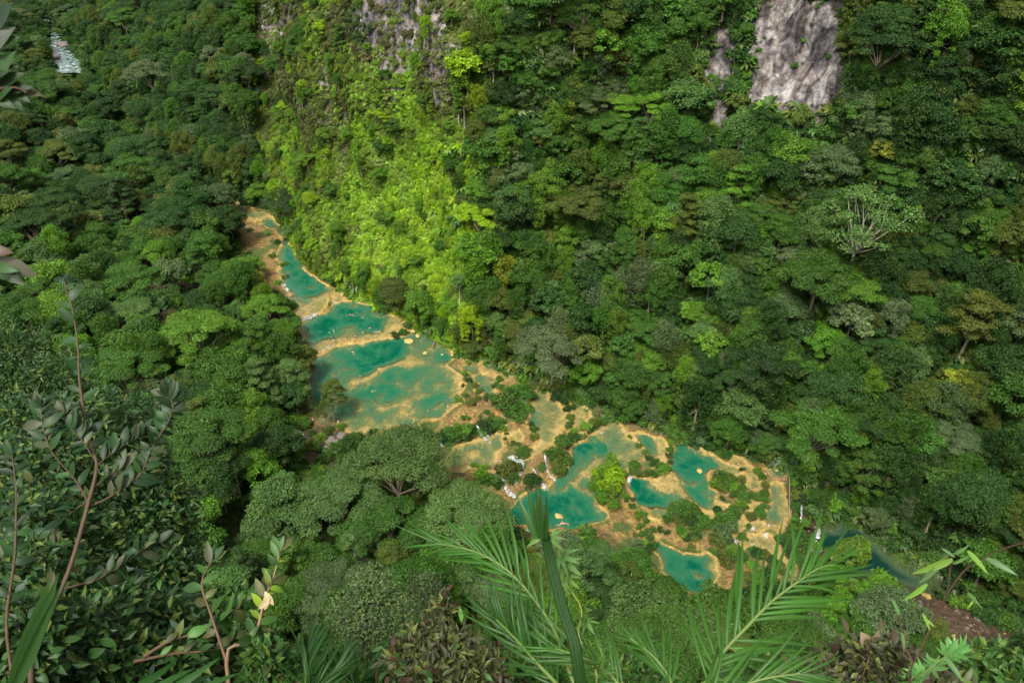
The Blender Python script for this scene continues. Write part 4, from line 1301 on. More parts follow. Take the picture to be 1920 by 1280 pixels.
def cliff_tone(px, py, rng):
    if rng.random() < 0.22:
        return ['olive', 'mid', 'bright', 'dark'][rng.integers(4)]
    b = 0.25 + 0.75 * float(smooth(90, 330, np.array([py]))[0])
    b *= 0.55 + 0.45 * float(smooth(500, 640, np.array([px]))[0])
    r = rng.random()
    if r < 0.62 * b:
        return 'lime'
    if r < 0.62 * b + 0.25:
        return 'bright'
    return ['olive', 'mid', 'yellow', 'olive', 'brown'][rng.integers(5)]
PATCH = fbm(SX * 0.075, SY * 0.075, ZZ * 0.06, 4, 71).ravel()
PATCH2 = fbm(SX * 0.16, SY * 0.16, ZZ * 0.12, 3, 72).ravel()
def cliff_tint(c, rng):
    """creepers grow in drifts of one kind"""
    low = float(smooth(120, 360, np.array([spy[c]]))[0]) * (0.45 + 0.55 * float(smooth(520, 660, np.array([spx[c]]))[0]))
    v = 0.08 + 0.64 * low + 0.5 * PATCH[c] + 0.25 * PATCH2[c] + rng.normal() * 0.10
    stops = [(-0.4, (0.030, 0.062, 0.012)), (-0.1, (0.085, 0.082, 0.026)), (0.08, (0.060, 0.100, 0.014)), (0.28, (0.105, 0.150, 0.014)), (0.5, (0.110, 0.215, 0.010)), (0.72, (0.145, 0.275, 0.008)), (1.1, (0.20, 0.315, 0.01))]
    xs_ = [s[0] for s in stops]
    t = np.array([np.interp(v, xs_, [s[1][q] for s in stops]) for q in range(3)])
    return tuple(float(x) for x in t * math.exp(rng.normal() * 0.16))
lowc = smooth(40, 330, spy).reshape(SX.shape)
cl_var = 0.45 + 0.55 * smooth(-0.35, 0.25, fbm(SX * 0.07, SY * 0.07, ZZ * 0.05, 3, 77))
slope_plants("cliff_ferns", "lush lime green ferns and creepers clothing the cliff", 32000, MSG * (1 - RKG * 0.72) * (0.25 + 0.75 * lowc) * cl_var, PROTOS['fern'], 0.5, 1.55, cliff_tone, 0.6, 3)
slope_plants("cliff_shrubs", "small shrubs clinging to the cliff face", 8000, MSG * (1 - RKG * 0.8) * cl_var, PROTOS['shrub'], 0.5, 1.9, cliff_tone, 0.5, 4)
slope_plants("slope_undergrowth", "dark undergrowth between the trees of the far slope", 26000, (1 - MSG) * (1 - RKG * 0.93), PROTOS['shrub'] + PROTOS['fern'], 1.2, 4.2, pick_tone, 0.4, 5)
rng = np.random.default_rng(6)
Pn, Rn, Sn, Tn, Kn = [], [], [], [], []
n_try = 0
XS, YS = rng.uniform(-330, 190, 26000), rng.uniform(70, 520, 26000)
tv = sdist(TRAV_W, XS, YS, 10)
nsd = near_side(XS, YS)
rvd = np.maximum(sdist(RIV_W, XS, YS, 10), sdist(DIRT_W, XS, YS, 10))
px_, py_, _ = project(np.stack([XS, YS, np.zeros_like(XS)], -1))
okn = (tv < -0.5) & (nsd > -3) & (rvd < -2.5) & (px_ > -100) & (px_ < 2020) & (py_ < 1400) & ~in_poly(CLEAR3, px_, py_)
for x, y, a, b in zip(XS[okn], YS[okn], px_[okn], py_[okn]):
    Pn.append((x, y, land_z(x, y) - 0.1))
    Rn.append((0, 0, rng.random() * 6.283))
    Sn.append(1.0 + 2.2 * rng.random() ** 2)
    Tn.append(jitter(pick_tone(a, b, rng), rng))
    Kn.append(rng.integers(6))
scatter("forest_undergrowth", "low undergrowth on the forest floor beside the pools", Pn, Rn, Sn, Tn, PROTOS['shrub'] + PROTOS['fern'], Kn)
# ---------------------------------------------------------------- shrubs on the rims and islets (photo x, y, radius in photo pixels)
SHR = """535,500,6 520,455,5 505,440,4 512,480,5 541,571,8 536,520,5 470,432,5 520,530,6 525,556,6 548,590,5
725,633,6 740,629,8 757,620,7 712,637,4 765,611,6 878,681,4 872,700,5 878,712,5 868,722,4 890,722,6 898,733,6 912,744,6 926,749,5 937,711,6 928,722,6 939,725,6 947,701,5 861,748,7 885,756,8 870,778,7 895,746,5 875,742,4 912,772,5 901,776,4
945,752,17 977,733,15 990,745,13 960,771,14 976,782,11 986,762,12 964,735,12 950,733,9 992,722,10
832,816,14 850,812,15 870,808,14 886,806,11 913,799,17 931,794,11 921,784,9 840,830,9 857,824,9 877,818,8 905,812,8 942,803,7
950,812,3 947,822,3 962,830,5 972,832,4 1000,805,7 1003,819,7 996,797,6 979,851,10 986,842,8 975,844,8
950,882,14 967,876,9 958,896,11 997,902,14 890,873,6 901,894,12 917,902,13 932,908,9 1015,872,8 906,880,8
1056,831,13 1073,822,10 1036,850,13 1054,863,14 1048,880,12 1040,866,10 1042,746,8 1056,753,6 1067,766,8 1070,781,7 1068,795,7 1076,818,6 1101,813,9 1112,803,8 1128,790,8 1092,822,6
1144,868,8 1150,880,13 1140,892,15 1127,894,12 1120,902,10 1151,902,15 1163,896,9 1115,913,10 1140,916,15 1148,932,12 1130,938,9 1152,950,9 1128,925,10
1170,926,5 1176,936,5 1186,946,5 1188,936,4 1187,950,4 1194,966,7 1207,964,6 1211,977,5 1200,987,6 1205,1000,6 1213,996,6 1218,1007,6 1208,1022,9 1215,1030,8 1224,1024,7 1190,1001,4
1180,819,4 1198,835,5 1211,847,6 1217,860,7 1227,867,7 1238,873,7 1243,883,9 1190,874,9 1185,891,5 1201,889,7 1214,887,7 1226,889,6 1257,829,5 1256,842,5 1255,854,5 1256,866,4 1254,877,5
1332,838,8 1351,849,7 1365,855,6 1391,881,4 1390,900,7 1393,914,6 1352,900,14 1365,898,11 1371,911,10 1343,910,10 1358,914,10 1377,926,7 1354,934,4 1345,957,7
1421,885,6 1428,894,6 1434,909,6 1434,923,7 1433,936,7 1430,950,7 1424,960,8 1429,972,5 1415,930,8 1394,934,9 1390,946,9 1396,951,5 1408,967,8 1403,985,4
1374,963,11 1360,973,13 1382,958,8 1343,988,10 1352,981,10 1361,1002,18 1343,1014,12 1392,1005,7
1267,959,12 1278,953,13 1291,960,15 1301,970,14 1314,975,13 1322,984,8 1300,988,9 1250,973,8 1307,955,5 1278,977,9 1284,1001,8 1292,1007,8 1302,1011,6 1278,994,8 1308,1002,5 1224,993,5 1238,994,5 1250,997,5 1296,1026,7 1311,1035,3 1340,1033,7
1413,1030,7 1420,1038,9 1433,1040,8 1449,1051,8 1462,1062,8 1469,1072,8 1486,905,7 1488,925,9 1490,950,10 1489,975,10 1491,1000,12 1478,1006,8 1462,1010,7 1501,936,10 1515,945,10 1525,960,9 1502,985,10 1499,1016,12 1478,1026,10 1491,1041,12 1506,1056,12 1521,1051,12 1440,1082,14 1420,1086,12 1395,1080,12 1385,1045,12 1372,1030,9 1360,1050,12 1410,1060,8
600,822,9 592,838,10 615,808,8 630,838,9 640,800,7 586,812,6 648,826,8"""
shrubs = []
for tk in SHR.split():
    px, py, r = (float(v) for v in tk.split(','))
    z = 0.0
    for _ in range(4):
        x, y = at(px, py + r * 0.35, z)
        z = land_z(x, y)
    d = math.sqrt(x * x + y * y + (z - CAM_H) ** 2)
    rm = r * d / FPX * 1.5
    isl = 1105 < px < 1170 and 860 < py < 960
    tn = ['lime', 'bright', 'bright', 'mid'][RNG.integers(4)] if isl else ['mid', 'mid', 'dark', 'olive', 'bright', 'mid'][RNG.integers(6)]
    if r == 18:
        tn = 'grey'
    shrubs.append(dict(x=x, y=y, z=z - 0.1, kind='shrub', k=RNG.integers(3), s=rm, sz=rm * (0.75 + 0.4 * RNG.random()) * (1.5 if isl else 1), rot=RNG.random() * 6.28, tone=tn, tint=jitter(tn, RNG), px=px, py=py,
                       desc=('big ' if r >= 13 else 'small ' if r <= 5 else '') + TONE_WORD[tn] + ' shrub'))
label_all(shrubs, 'shrub')
for t in shrubs:
    build_plant(t, 'shrub', 'shrub', 'foliage', 'stem', "shrubs on the pool rims and islets")

# ---------------------------------------------------------------- falling water
def drape(path, z1, z2, w0, w1, name, label, over=0.14):
    """ribbon of white water following the ground down from z1 to z2"""
    P = [at(px, py, z1 + (z2 - z1) * i / (len(path) - 1)) for i, (px, py) in enumerate(path)]
    n = 14
    S = np.linspace(0, len(P) - 1, n)
    xs, ys = np.interp(S, range(len(P)), [p[0] for p in P]), np.interp(S, range(len(P)), [p[1] for p in P])
    rng = np.random.default_rng(abs(hash_name(label)))
    V, cols = [], 6
    for i in range(n):
        j0, j1 = max(i - 1, 0), min(i + 1, n - 1)
        t = np.array([xs[j1] - xs[j0], ys[j1] - ys[j0]])
        t /= np.linalg.norm(t) + 1e-6
        nb = np.array([-t[1], t[0]])
        w = 0.72 * (w0 + (w1 - w0) * i / (n - 1)) * (0.8 + 0.45 * rng.random())
        for c in range(cols):
            q = (c / (cols - 1) - 0.5)
            x, y = xs[i] + nb[0] * q * w + rng.normal() * 0.06, ys[i] + nb[1] * q * w + rng.normal() * 0.06
            zt = z1 + (z2 - z1) * min(1, (i / (n - 1)) ** 1.4)
            z = max(land_z(x, y) + over, z2 + 0.05, zt if over > 0.3 else -99) + 0.16 * (1 - (2 * q) ** 2) + rng.random() * 0.12
            V.append((x, y, z))
    o = link('waterfall', mesh_np('waterfall', V, grid_faces(n, cols), 4, M_FOAM, True), None)
    # churned foam where it lands
    bm = bmesh.new()
    x, y = xs[-1], ys[-1]
    for k in range(4):
        m = Matrix.Translation((x + rng.normal() * w1 * 0.35, y + rng.normal() * w1 * 0.35, z2)) @ Matrix.Diagonal((0.3 * w1 * (0.3 + rng.random() * .5), 0.28 * w1 * (0.3 + rng.random() * .5), 0.1, 1))
        bmesh.ops.create_icosphere(bm, subdivisions=1, radius=1, matrix=m)
    me = bpy.data.meshes.new('foam')
    bm.to_mesh(me)
    bm.free()
    me.materials.append(M_FOAM)
    link('foam', me, o)
    o['label'], o['category'], o['group'] = label, 'waterfall', "white water spilling between the pools"
FALLS = [
 ([(894, 797), (900, 806), (908, 818), (912, 823)], 2.6, 0.5, 1.0, 3.4, "widest white fall pouring between two big shrubs into the tan pool", .5),
 ([(872, 819), (873, 823), (874, 829)], 2.0, 0.5, 0.6, 1.0, "thin white trickle under the shrub wall left of the widest fall", .5),
 ([(826, 831), (829, 838), (832, 846)], 2.0, 0.5, 0.8, 1.2, "small white fall at the left end of the shrub wall", .5),
 ([(955, 856), (963, 862), (972, 869), (980, 876)], 0.9, -0.3, 2.0, 2.6, "foaming rapids beside the bathers in the middle of the terraces", .14),
 ([(978, 872), (979, 885), (974, 900), (968, 912)], -0.2, -1.5, 1.6, 1.0, "grey stream sliding down below the foaming rapids", .14),
 ([(934, 893), (942, 900), (948, 914), (956, 926), (968, 931)], 0.3, -1.6, 0.9, 2.4, "white cascade left of the narrow cliff shrub", .14),
 ([(1000, 879), (1010, 893), (1019, 906), (1023, 915)], 1.0, -1.6, 1.0, 1.7, "long slanting chute into the deep pool", .14),
 ([(1022, 854), (1026, 876), (1030, 888), (1042, 901)], 1.0, -1.6, 0.6, 1.2, "thin chute right of the slanting one on orange rock", .14),
 ([(972, 745), (982, 752), (990, 759), (996, 763)], 2.8, 1.3, 0.6, 0.9, "thin white spill through the shrubs into the long tan pool", .5),
 ([(1124, 802), (1126, 806), (1127, 810)], 0.9, -1.5, 1.2, 1.8, "little white fall at the top of the emerald pool", .5),
 ([(1183, 893), (1181, 898), (1177, 907)], -1.6, -2.2, 1.1, 1.6, "white spill beside the bright islet shrubs into the right emerald pool", .5),
 ([(1440, 985), (1441, 987), (1443, 989)], -2.3, -2.7, 1.4, 1.6, "white spill at the lower lip of the long right pool", .3),
 ([(1408, 992), (1411, 995), (1412, 998)], -2.7, -3.3, 1.6, 2.0, "foam patch below the small right terrace pool", .3),
 ([(1432, 1000), (1436, 1003), (1439, 1005)], -2.7, -3.4, 1.3, 1.8, "foam patch at the bend under the long right pool", .3),
 ([(1374, 1013), (1378, 1017), (1382, 1020)], -3.1, -3.6, 1.4, 1.8, "foam patch beside the grey twiggy shrub", .3),
 ([(1410, 1021), (1411, 1024), (1412, 1026)], -3.4, -3.7, 1.0, 1.2, "small foam patch over the lowest tan slope", .3),
 ([(1217, 995), (1218, 999), (1219, 1003)], -3.6, -4.2, 0.8, 1.0, "small white spill at the top corner of the lowest pool", .3),
 ([(1536, 990), (1534, 998), (1530, 1012)], -9.5, -12.9, 0.7, 2.4, "thin fall from the undercut bank into the dark lower river", .9),
 ([(1503, 948), (1502, 965), (1501, 980)], -4.0, -8.0, 0.5, 0.6, "thread of water down the green bank left of the dark cave", .5),
 ([(745, 842), (747, 852), (746, 862)], 1.2, 0.2, 1.0, 1.6, "white fall glimpsed through the hugest feathery crown", .5)]
for path, z1, z2, w0, w1, lab, ov in FALLS:
    drape(path, z1, z2, w0, w1, 'waterfall', lab, ov)
def lip(path, z1, z2, label, gap=0.35, seed=1):
    """broken curtain of foam along a pool rim"""
    rng = np.random.default_rng(seed)
    bm = bmesh.new()
    for (ax_, ay_), (bx_, by_) in zip(path[:-1], path[1:]):
        n = max(2, int(math.hypot(bx_ - ax_, by_ - ay_) / 2.2))
        for i in range(n):
            if rng.random() < gap:
                continue
            f = (i + 0.5 * rng.random()) / n
            x, y = at(ax_ + (bx_ - ax_) * f, ay_ + (by_ - ay_) * f, z2)
            for q in range(4):
                h = (z1 - z2) * (1 - q / 3.5)
                m = Matrix.Translation((x + rng.normal() * .25, y - q * 0.22 + rng.normal() * .15, z2 + h * 0.8)) @ Matrix.Diagonal((0.32 + .3 * rng.random(), 0.22 + .2 * rng.random(), 0.16 + .18 * rng.random(), 1))
                bmesh.ops.create_icosphere(bm, subdivisions=1, radius=1, matrix=m)
    me = bpy.data.meshes.new('waterfall')
    bm.to_mesh(me)
    bm.free()
    me.materials.append(M_FOAM)
    o = link('waterfall', me)
    o['label'], o['category'], o['group'] = label, 'waterfall', "white water spilling between the pools"
lip([(566, 600), (575, 597), (586, 594), (597, 591)], 5.5, 4.4, "foam curtain below the orange rim of the highest pool", .2, 1)
lip([(621, 572), (628, 568), (640, 565)], 5.0, 4.4, "short foam line under the brown shelf right of the orange rim", .35, 2)
lip([(598, 663), (605, 659), (610, 657)], 4.3, 3.5, "left foam tumble over the bathers' rim into the big pool", .1, 3)
lip([(612, 655), (617, 651), (621, 649)], 4.3, 3.5, "right foam tumble over the bathers' rim into the big pool", .1, 4)
lip([(449, 425), (456, 427), (463, 426), (470, 423)], 6.6, 6.0, "foam over the brown ledge at the upper river bend", .2, 5)
lip([(532, 533), (538, 540), (541, 546)], 5.9, 5.6, "foam at the left bank of the narrow green channel", .4, 6)

# ---------------------------------------------------------------- boulders, logs, pole
def boulder_mesh(seed, mat, flat=0.6):
    bm = bmesh.new()
    bmesh.ops.create_icosphere(bm, subdivisions=3, radius=1)
    co = np.array([v.co[:] for v in bm.verts])
    nz_ = fbm(co[:, 0] * 1.1 + seed * 7, co[:, 1] * 1.1, co[:, 2] * 1.1, 4, seed)
    for v, n_ in zip(bm.verts, nz_):
        v.co *= 1 + 0.34 * n_
        v.co.z *= flat
    me = bpy.data.meshes.new('boulder')
    bm.to_mesh(me)
    bm.free()
    me.materials.append(mat)
    me.polygons.foreach_set('use_smooth', [True] * len(me.polygons))
    return me
BM_T = [boulder_mesh(k, M_TANROCK) for k in range(3)]
BM_G = [boulder_mesh(k + 5, M_ROCK, 0.5) for k in range(3)]
BOULD = [(768, 641, 9, 0, "big tan boulder standing in the top of the big pool"), (783, 630, 6, 0, "tan boulder behind the big one under the cliff"), (775, 619, 5, 0, "small tan boulder at the foot of the cliff rim"),
 (793, 624, 5, 0, "pale tan boulder near the fallen log"), (797, 662, 5, 0, "flat tan rock awash in the big pool"), (829, 665, 3, 0, "small flat rock left of the seated bather"), (850, 666, 6, 0, "tan boulder with a bather sitting on it"),
 (895, 719, 5, 0, "round tan boulder in the small green terrace pool"), (799, 719, 8, 0, "wide tan rock just under water in the big pool"), (1047, 967, 8, 0, "tan rock awash in the deep lower pool"), (1312, 883, 6, 0, "tan rock in the upper right emerald pool"),
 (1441, 949, 5, 1, "dark boulder at the left of the long right pool"), (1456, 879, 6, 0, "tan boulder beside the fallen trunk"), (1468, 883, 6, 1, "grey boulder right of the fallen trunk"), (1437, 888, 5, 0, "brownish rock left of the fallen trunk"),
 (622, 826, 12, 1, "pale grey rock slab on the bare red bank"), (640, 816, 9, 1, "grey rock behind the pale slab on the red bank"), (611, 838, 7, 1, "small grey rock on the lower red bank"),
 (776, 601, 10, 1, "pale grey rock at the cliff foot above the pool rim"), (786, 605, 6, 1, "small grey rock right of the cliff foot rock"), (1664, 1036, 16, 0, "long tan ledge rock above the dark river"), (1690, 1052, 14, 1, "grey ledge rock right of the tan ledge"),
 (1530, 1030, 12, 1, "pile of brown driftwood-coloured rock in the dark river"), (1590, 960, 12, 0, "ochre rock mound right of the lower waterfall"), (1520, 958, 14, 0, "overhanging ochre rock above the dark cave"), (1500, 1002, 7, 1, "dark wet rock at the cave mouth"),
 (1752, 1070, 14, 1, "grey pink rock at the near end of the dark river"), (1800, 1085, 12, 1, "grey rock on the edge of the dry riverbed"), (118, 86, 12, 1, "dark boulder splitting the white rapids"), (103, 108, 10, 1, "dark boulder left in the white rapids")]
for i, (px, py, r, g, lab) in enumerate(BOULD):
    z = 0.0
    for _ in range(4):
        x, y = at(px, py, z)
        z = max([land_z(x, y)] + [POOLS[k][0] - 0.15 for k in POOLS if sdist(POOL_W[k], np.array([x]), np.array([y]), 5)[0] > 0.3])
        if px > 1490 and 990 < py < 1060 and px < 1560:
            z = max(z, RIVER_Z)
    d = math.sqrt(x * x + y * y + (z - CAM_H) ** 2)
    if px < 200:
        z, d = 7.4, 620
        x, y = at(px, py, z)
    o = link('boulder', (BM_G if g else BM_T)[i % 3])
    s = r * d / FPX
    o.location = (x, y, z + s * (0.08 if 'under water' not in lab else -0.5))
    o.rotation_euler = (0, 0, i * 1.7)
    o.scale = (s, s * (0.75 if i % 2 else 0.9), s * (0.75 if r < 12 else 0.9))
    o['label'], o['category'], o['group'] = lab, 'boulder', "boulders in and around the water"
rng = np.random.default_rng(44)
RP, RS, RT, RK_, RR_ = [], [], [], [], []
for _ in range(1500):
    px, py = rng.uniform(1500, 1930), rng.uniform(985, 1250)
    x, y = at(px, py, RIVER_Z)
    dr = float(sdist(DIRT_W, np.array([x]), np.array([y]), 12)[0])
    ri = float(sdist(RIV_W, np.array([x]), np.array([y]), 12)[0])
    if max(dr, ri) < -5 or ri > 1.0 or (dr > 0 and rng.random() < .55):
        continue
    RP.append((x, y, land_z(x, y) + 0.05))
    RS.append(0.15 + 0.75 * rng.random() ** 4)
    RR_.append((rng.normal() * .3, rng.normal() * .3, rng.random() * 6.28))
    RT.append((1, 1, 1))
    RK_.append(rng.integers(6))
scatter("rubble", "loose stones strewn along the dry riverbed and river bank", RP, RR_, RS, RT, [(m, None) for m in BM_T[:1] + BM_G * 2][:6], RK_)
def log_between(name, a, b, z, r, lab, cat, mat, knots=2):
    A, B = Vector((*at(*a, z), z)), Vector((*at(*b, z), z + 0.25))
    mb = MB()
    pth = [A.lerp(B, f) + Vector((0, 0, 0.12 * math.sin(f * 5))) for f in np.linspace(0, 1, 6)]
    mb.tube(pth, [r, r * .95, r * .9, r * .8, r * .7, r * .5], 8)
    for k in range(knots):
        p = A.lerp(B, 0.3 + 0.3 * k)
        mb.tube([p, p + Vector((0.5 - k, 0.6, 0.5))], [r * .4, r * .15], 5)
    o = link(name, mb.mesh(name, mat))
    o['label'], o['category'] = lab, cat
log_between('log', (811, 652), (820, 631), 3.5, 0.32, "fallen log lying in the big pool under the right bank trees", 'log', M_LOG)
log_between('log', (544, 556), (556, 552), 5.7, 0.25, "left of two drift logs in the highest pool", 'log', M_LOG)
log_between('log', (557, 560), (567, 564), 5.7, 0.22, "right of two drift logs in the highest pool", 'log', M_LOG)
log_between('log', (1431, 880), (1448, 898), -1.7, 0.28, "slanting fallen trunk at the head of the long right pool", 'log', M_LOG)
log_between('log', (1448, 897), (1475, 900), -1.8, 0.42, "thick brown log lying across the head of the long right pool", 'log', M_LOG)
log_between('pole', (1480, 892), (1480, 979), -2.0, 0.10, "long thin pale pole along the outer edge of the right pool", 'pole', M_PALE, 0)
log_between('pole', (1441, 1006), (1506, 1080), -3.0, 0.09, "thin dark pole along the edge of the lowest tan slope", 'pole', M_LOG, 0)

# ---------------------------------------------------------------- bathers
def body_mesh(name, joints, edges, radii):
    me = bpy.data.meshes.new(name + "_frame")
    me.from_pydata(joints, edges, [])
    o = bpy.data.objects.new(name + "_frame", me)
    COL.objects.link(o)
    sk = o.modifiers.new("skin", 'SKIN')
    sk.use_smooth_shade = True
    o.modifiers.new("sub", 'SUBSURF').levels = 1
    for i, r in enumerate(radii):
        v = me.skin_vertices[0].data[i]
        v.radius = (r, r * 0.85)
    me.skin_vertices[0].data[0].use_root = True
    dg = bpy.context.evaluated_depsgraph_get()
    out = bpy.data.meshes.new_from_object(o.evaluated_get(dg))
    bpy.data.objects.remove(o)
    out.name = name
    return out
# pelvis, waist, chest, neck, head0, head1, (shoulder, elbow, wrist, hand) x2, (hip, knee, ankle, toe) x2
EDG = [(0, 1), (1, 2), (2, 3), (3, 4), (4, 5), (2, 6), (6, 7), (7, 8), (8, 9), (2, 10), (10, 11), (11, 12), (12, 13), (0, 14), (14, 15), (15, 16), (16, 17), (0, 18), (18, 19), (19, 20), (20, 21)]
RAD = [.135, .12, .14, .055, .085, .075, .065, .045, .033, .04, .065, .045, .033, .04, .09, .062, .042, .035, .09, .062, .042, .035]
def pose(kind):
    if kind == 'standing':
        J = [(0, 0, .92), (0, 0, 1.1), (0, 0, 1.32), (0, 0, 1.48), (0, -.01, 1.6), (0, -.02, 1.7), (.19, 0, 1.38), (.25, 0, 1.1), (.27, -.06, .87), (.27, -.1, .78), (-.19, 0, 1.38), (-.27, .03, 1.12), (-.25, -.12, .92), (-.22, -.2, .88),
             (.1, 0, .86), (.11, -.02, .48), (.12, .02, .08), (.12, -.14, .03), (-.1, 0, .86), (-.12, .03, .48), (-.13, .06, .08), (-.14, -.1, .03)]
    elif kind == 'wading':
        J = [(0, 0, .92), (0, -.02, 1.1), (0, -.06, 1.3), (0, -.1, 1.46), (0, -.13, 1.58), (0, -.15, 1.67), (.19, -.04, 1.36), (.38, -.06, 1.18), (.52, -.16, 1.08), (.58, -.22, 1.06), (-.19, -.04, 1.36), (-.36, -.1, 1.15), (-.5, -.2, 1.1), (-.56, -.27, 1.1),
             (.1, 0, .86), (.14, -.18, .5), (.14, -.06, .1), (.14, -.22, .05), (-.1, 0, .86), (-.13, .1, .48), (-.14, .22, .12), (-.14, .1, .04)]
    elif kind == 'sitting':
        J = [(0, 0, .12), (0, .03, .3), (0, 0, .52), (0, -.04, .68), (0, -.06, .8), (0, -.08, .9), (.19, 0, .58), (.26, .1, .34), (.28, .2, .1), (.28, .22, .03), (-.19, 0, .58), (-.25, -.12, .36), (-.15, -.3, .3), (-.1, -.36, .3),
             (.1, -.05, .12), (.13, -.42, .36), (.13, -.62, .06), (.13, -.75, .04), (-.1, -.05, .12), (-.14, -.45, .3), (-.16, -.75, .06), (-.16, -.88, .04)]
    else:   # swimming, chest down at the surface
        J = [(0, .1, .0), (0, -.1, .03), (0, -.34, .05), (0, -.5, .1), (0, -.6, .17), (0, -.68, .22), (.18, -.38, .04), (.36, -.62, .0), (.3, -.86, .03), (.28, -.95, .03), (-.18, -.38, .04), (-.42, -.3, .0), (-.52, -.06, -.03), (-.54, .02, -.04),
             (.09, .16, -.01), (.16, .52, -.04), (.13, .86, -.03), (.13, 1.0, -.05), (-.09, .16, -.01), (-.2, .5, -.06), (-.17, .85, .0), (-.17, .98, -.02)]
    return J
def fabric(name, c):
    return simple_mat(name, c, 0.8, 0.1, 0.15, 20)
M_SKIN = [simple_mat("skin_light", (0.62, 0.38, 0.28), .5, .3, .05), simple_mat("skin_tan", (0.42, 0.23, 0.145), .5, .3, .05)]
M_HAIR = [simple_mat("hair_dark", (0.02, 0.014, 0.01), .6), simple_mat("hair_brown", (0.12, 0.07, 0.03), .6)]
CLOTH = {'black': (0.015, 0.015, 0.018), 'blue': (0.03, 0.10, 0.42), 'red': (0.5, 0.03, 0.03), 'white': (0.78, 0.78, 0.78), 'pink': (0.7, 0.18, 0.25), 'green': (0.05, 0.32, 0.12), 'navy': (0.02, 0.03, 0.12)}
M_CLOTH = {k: fabric(k + "_fabric", v) for k, v in CLOTH.items()}
BODY, HAIR, SHORTS, SHIRT = {}, {}, {}, {}
for kd in ('standing', 'wading', 'sitting', 'swimming'):
    J = [Vector(j) for j in pose(kd)]
    BODY[kd] = [body_mesh("person_body", [tuple(j) for j in J], EDG, RAD) for _ in range(2)]
    for b, m in zip(BODY[kd], M_SKIN):
        b.materials.clear()
        b.materials.append(m)
    bm = bmesh.new()
    hc = J[5]
    bmesh.ops.create_icosphere(bm, subdivisions=2, radius=.098, matrix=Matrix.Translation(hc + (J[5] - J[4]) * .15 + Vector((0, .02, 0))))
    bmesh.ops.delete(bm, geom=[v for v in bm.verts if (v.co - hc).dot((J[5] - J[4]).normalized()) < -.02 and v.co.y < hc.y + .01], context='VERTS')
    HAIR[kd] = bpy.data.meshes.new('hair')
    bm.to_mesh(HAIR[kd])
    bm.free()
    mb = MB()
    mb.tube([J[0].lerp(J[1], .35), J[0], J[0].lerp((J[14] + J[18]) / 2, 1.0)], [.145, .165, .15], 10)
    for h, k in ((14, 15), (18, 19)):
        mb.tube([J[h] + (J[h] - J[k]) * .1, J[h].lerp(J[k], .35), J[h].lerp(J[k], .62)], [.115, .108, .1], 9)
    SHORTS[kd] = mb.mesh('shorts')
    mb = MB()
    mb.tube([J[0].lerp(J[1], .1), J[1], J[2], J[2].lerp(J[3], .6)], [.155, .145, .175, .085], 12)
    for s_, e_ in ((6, 7), (10, 11)):
        mb.tube([J[2].lerp(J[s_], .5), J[s_], J[s_].lerp(J[e_], .55)], [.09, .085, .07], 8)
    SHIRT[kd] = mb.mesh('shirt')
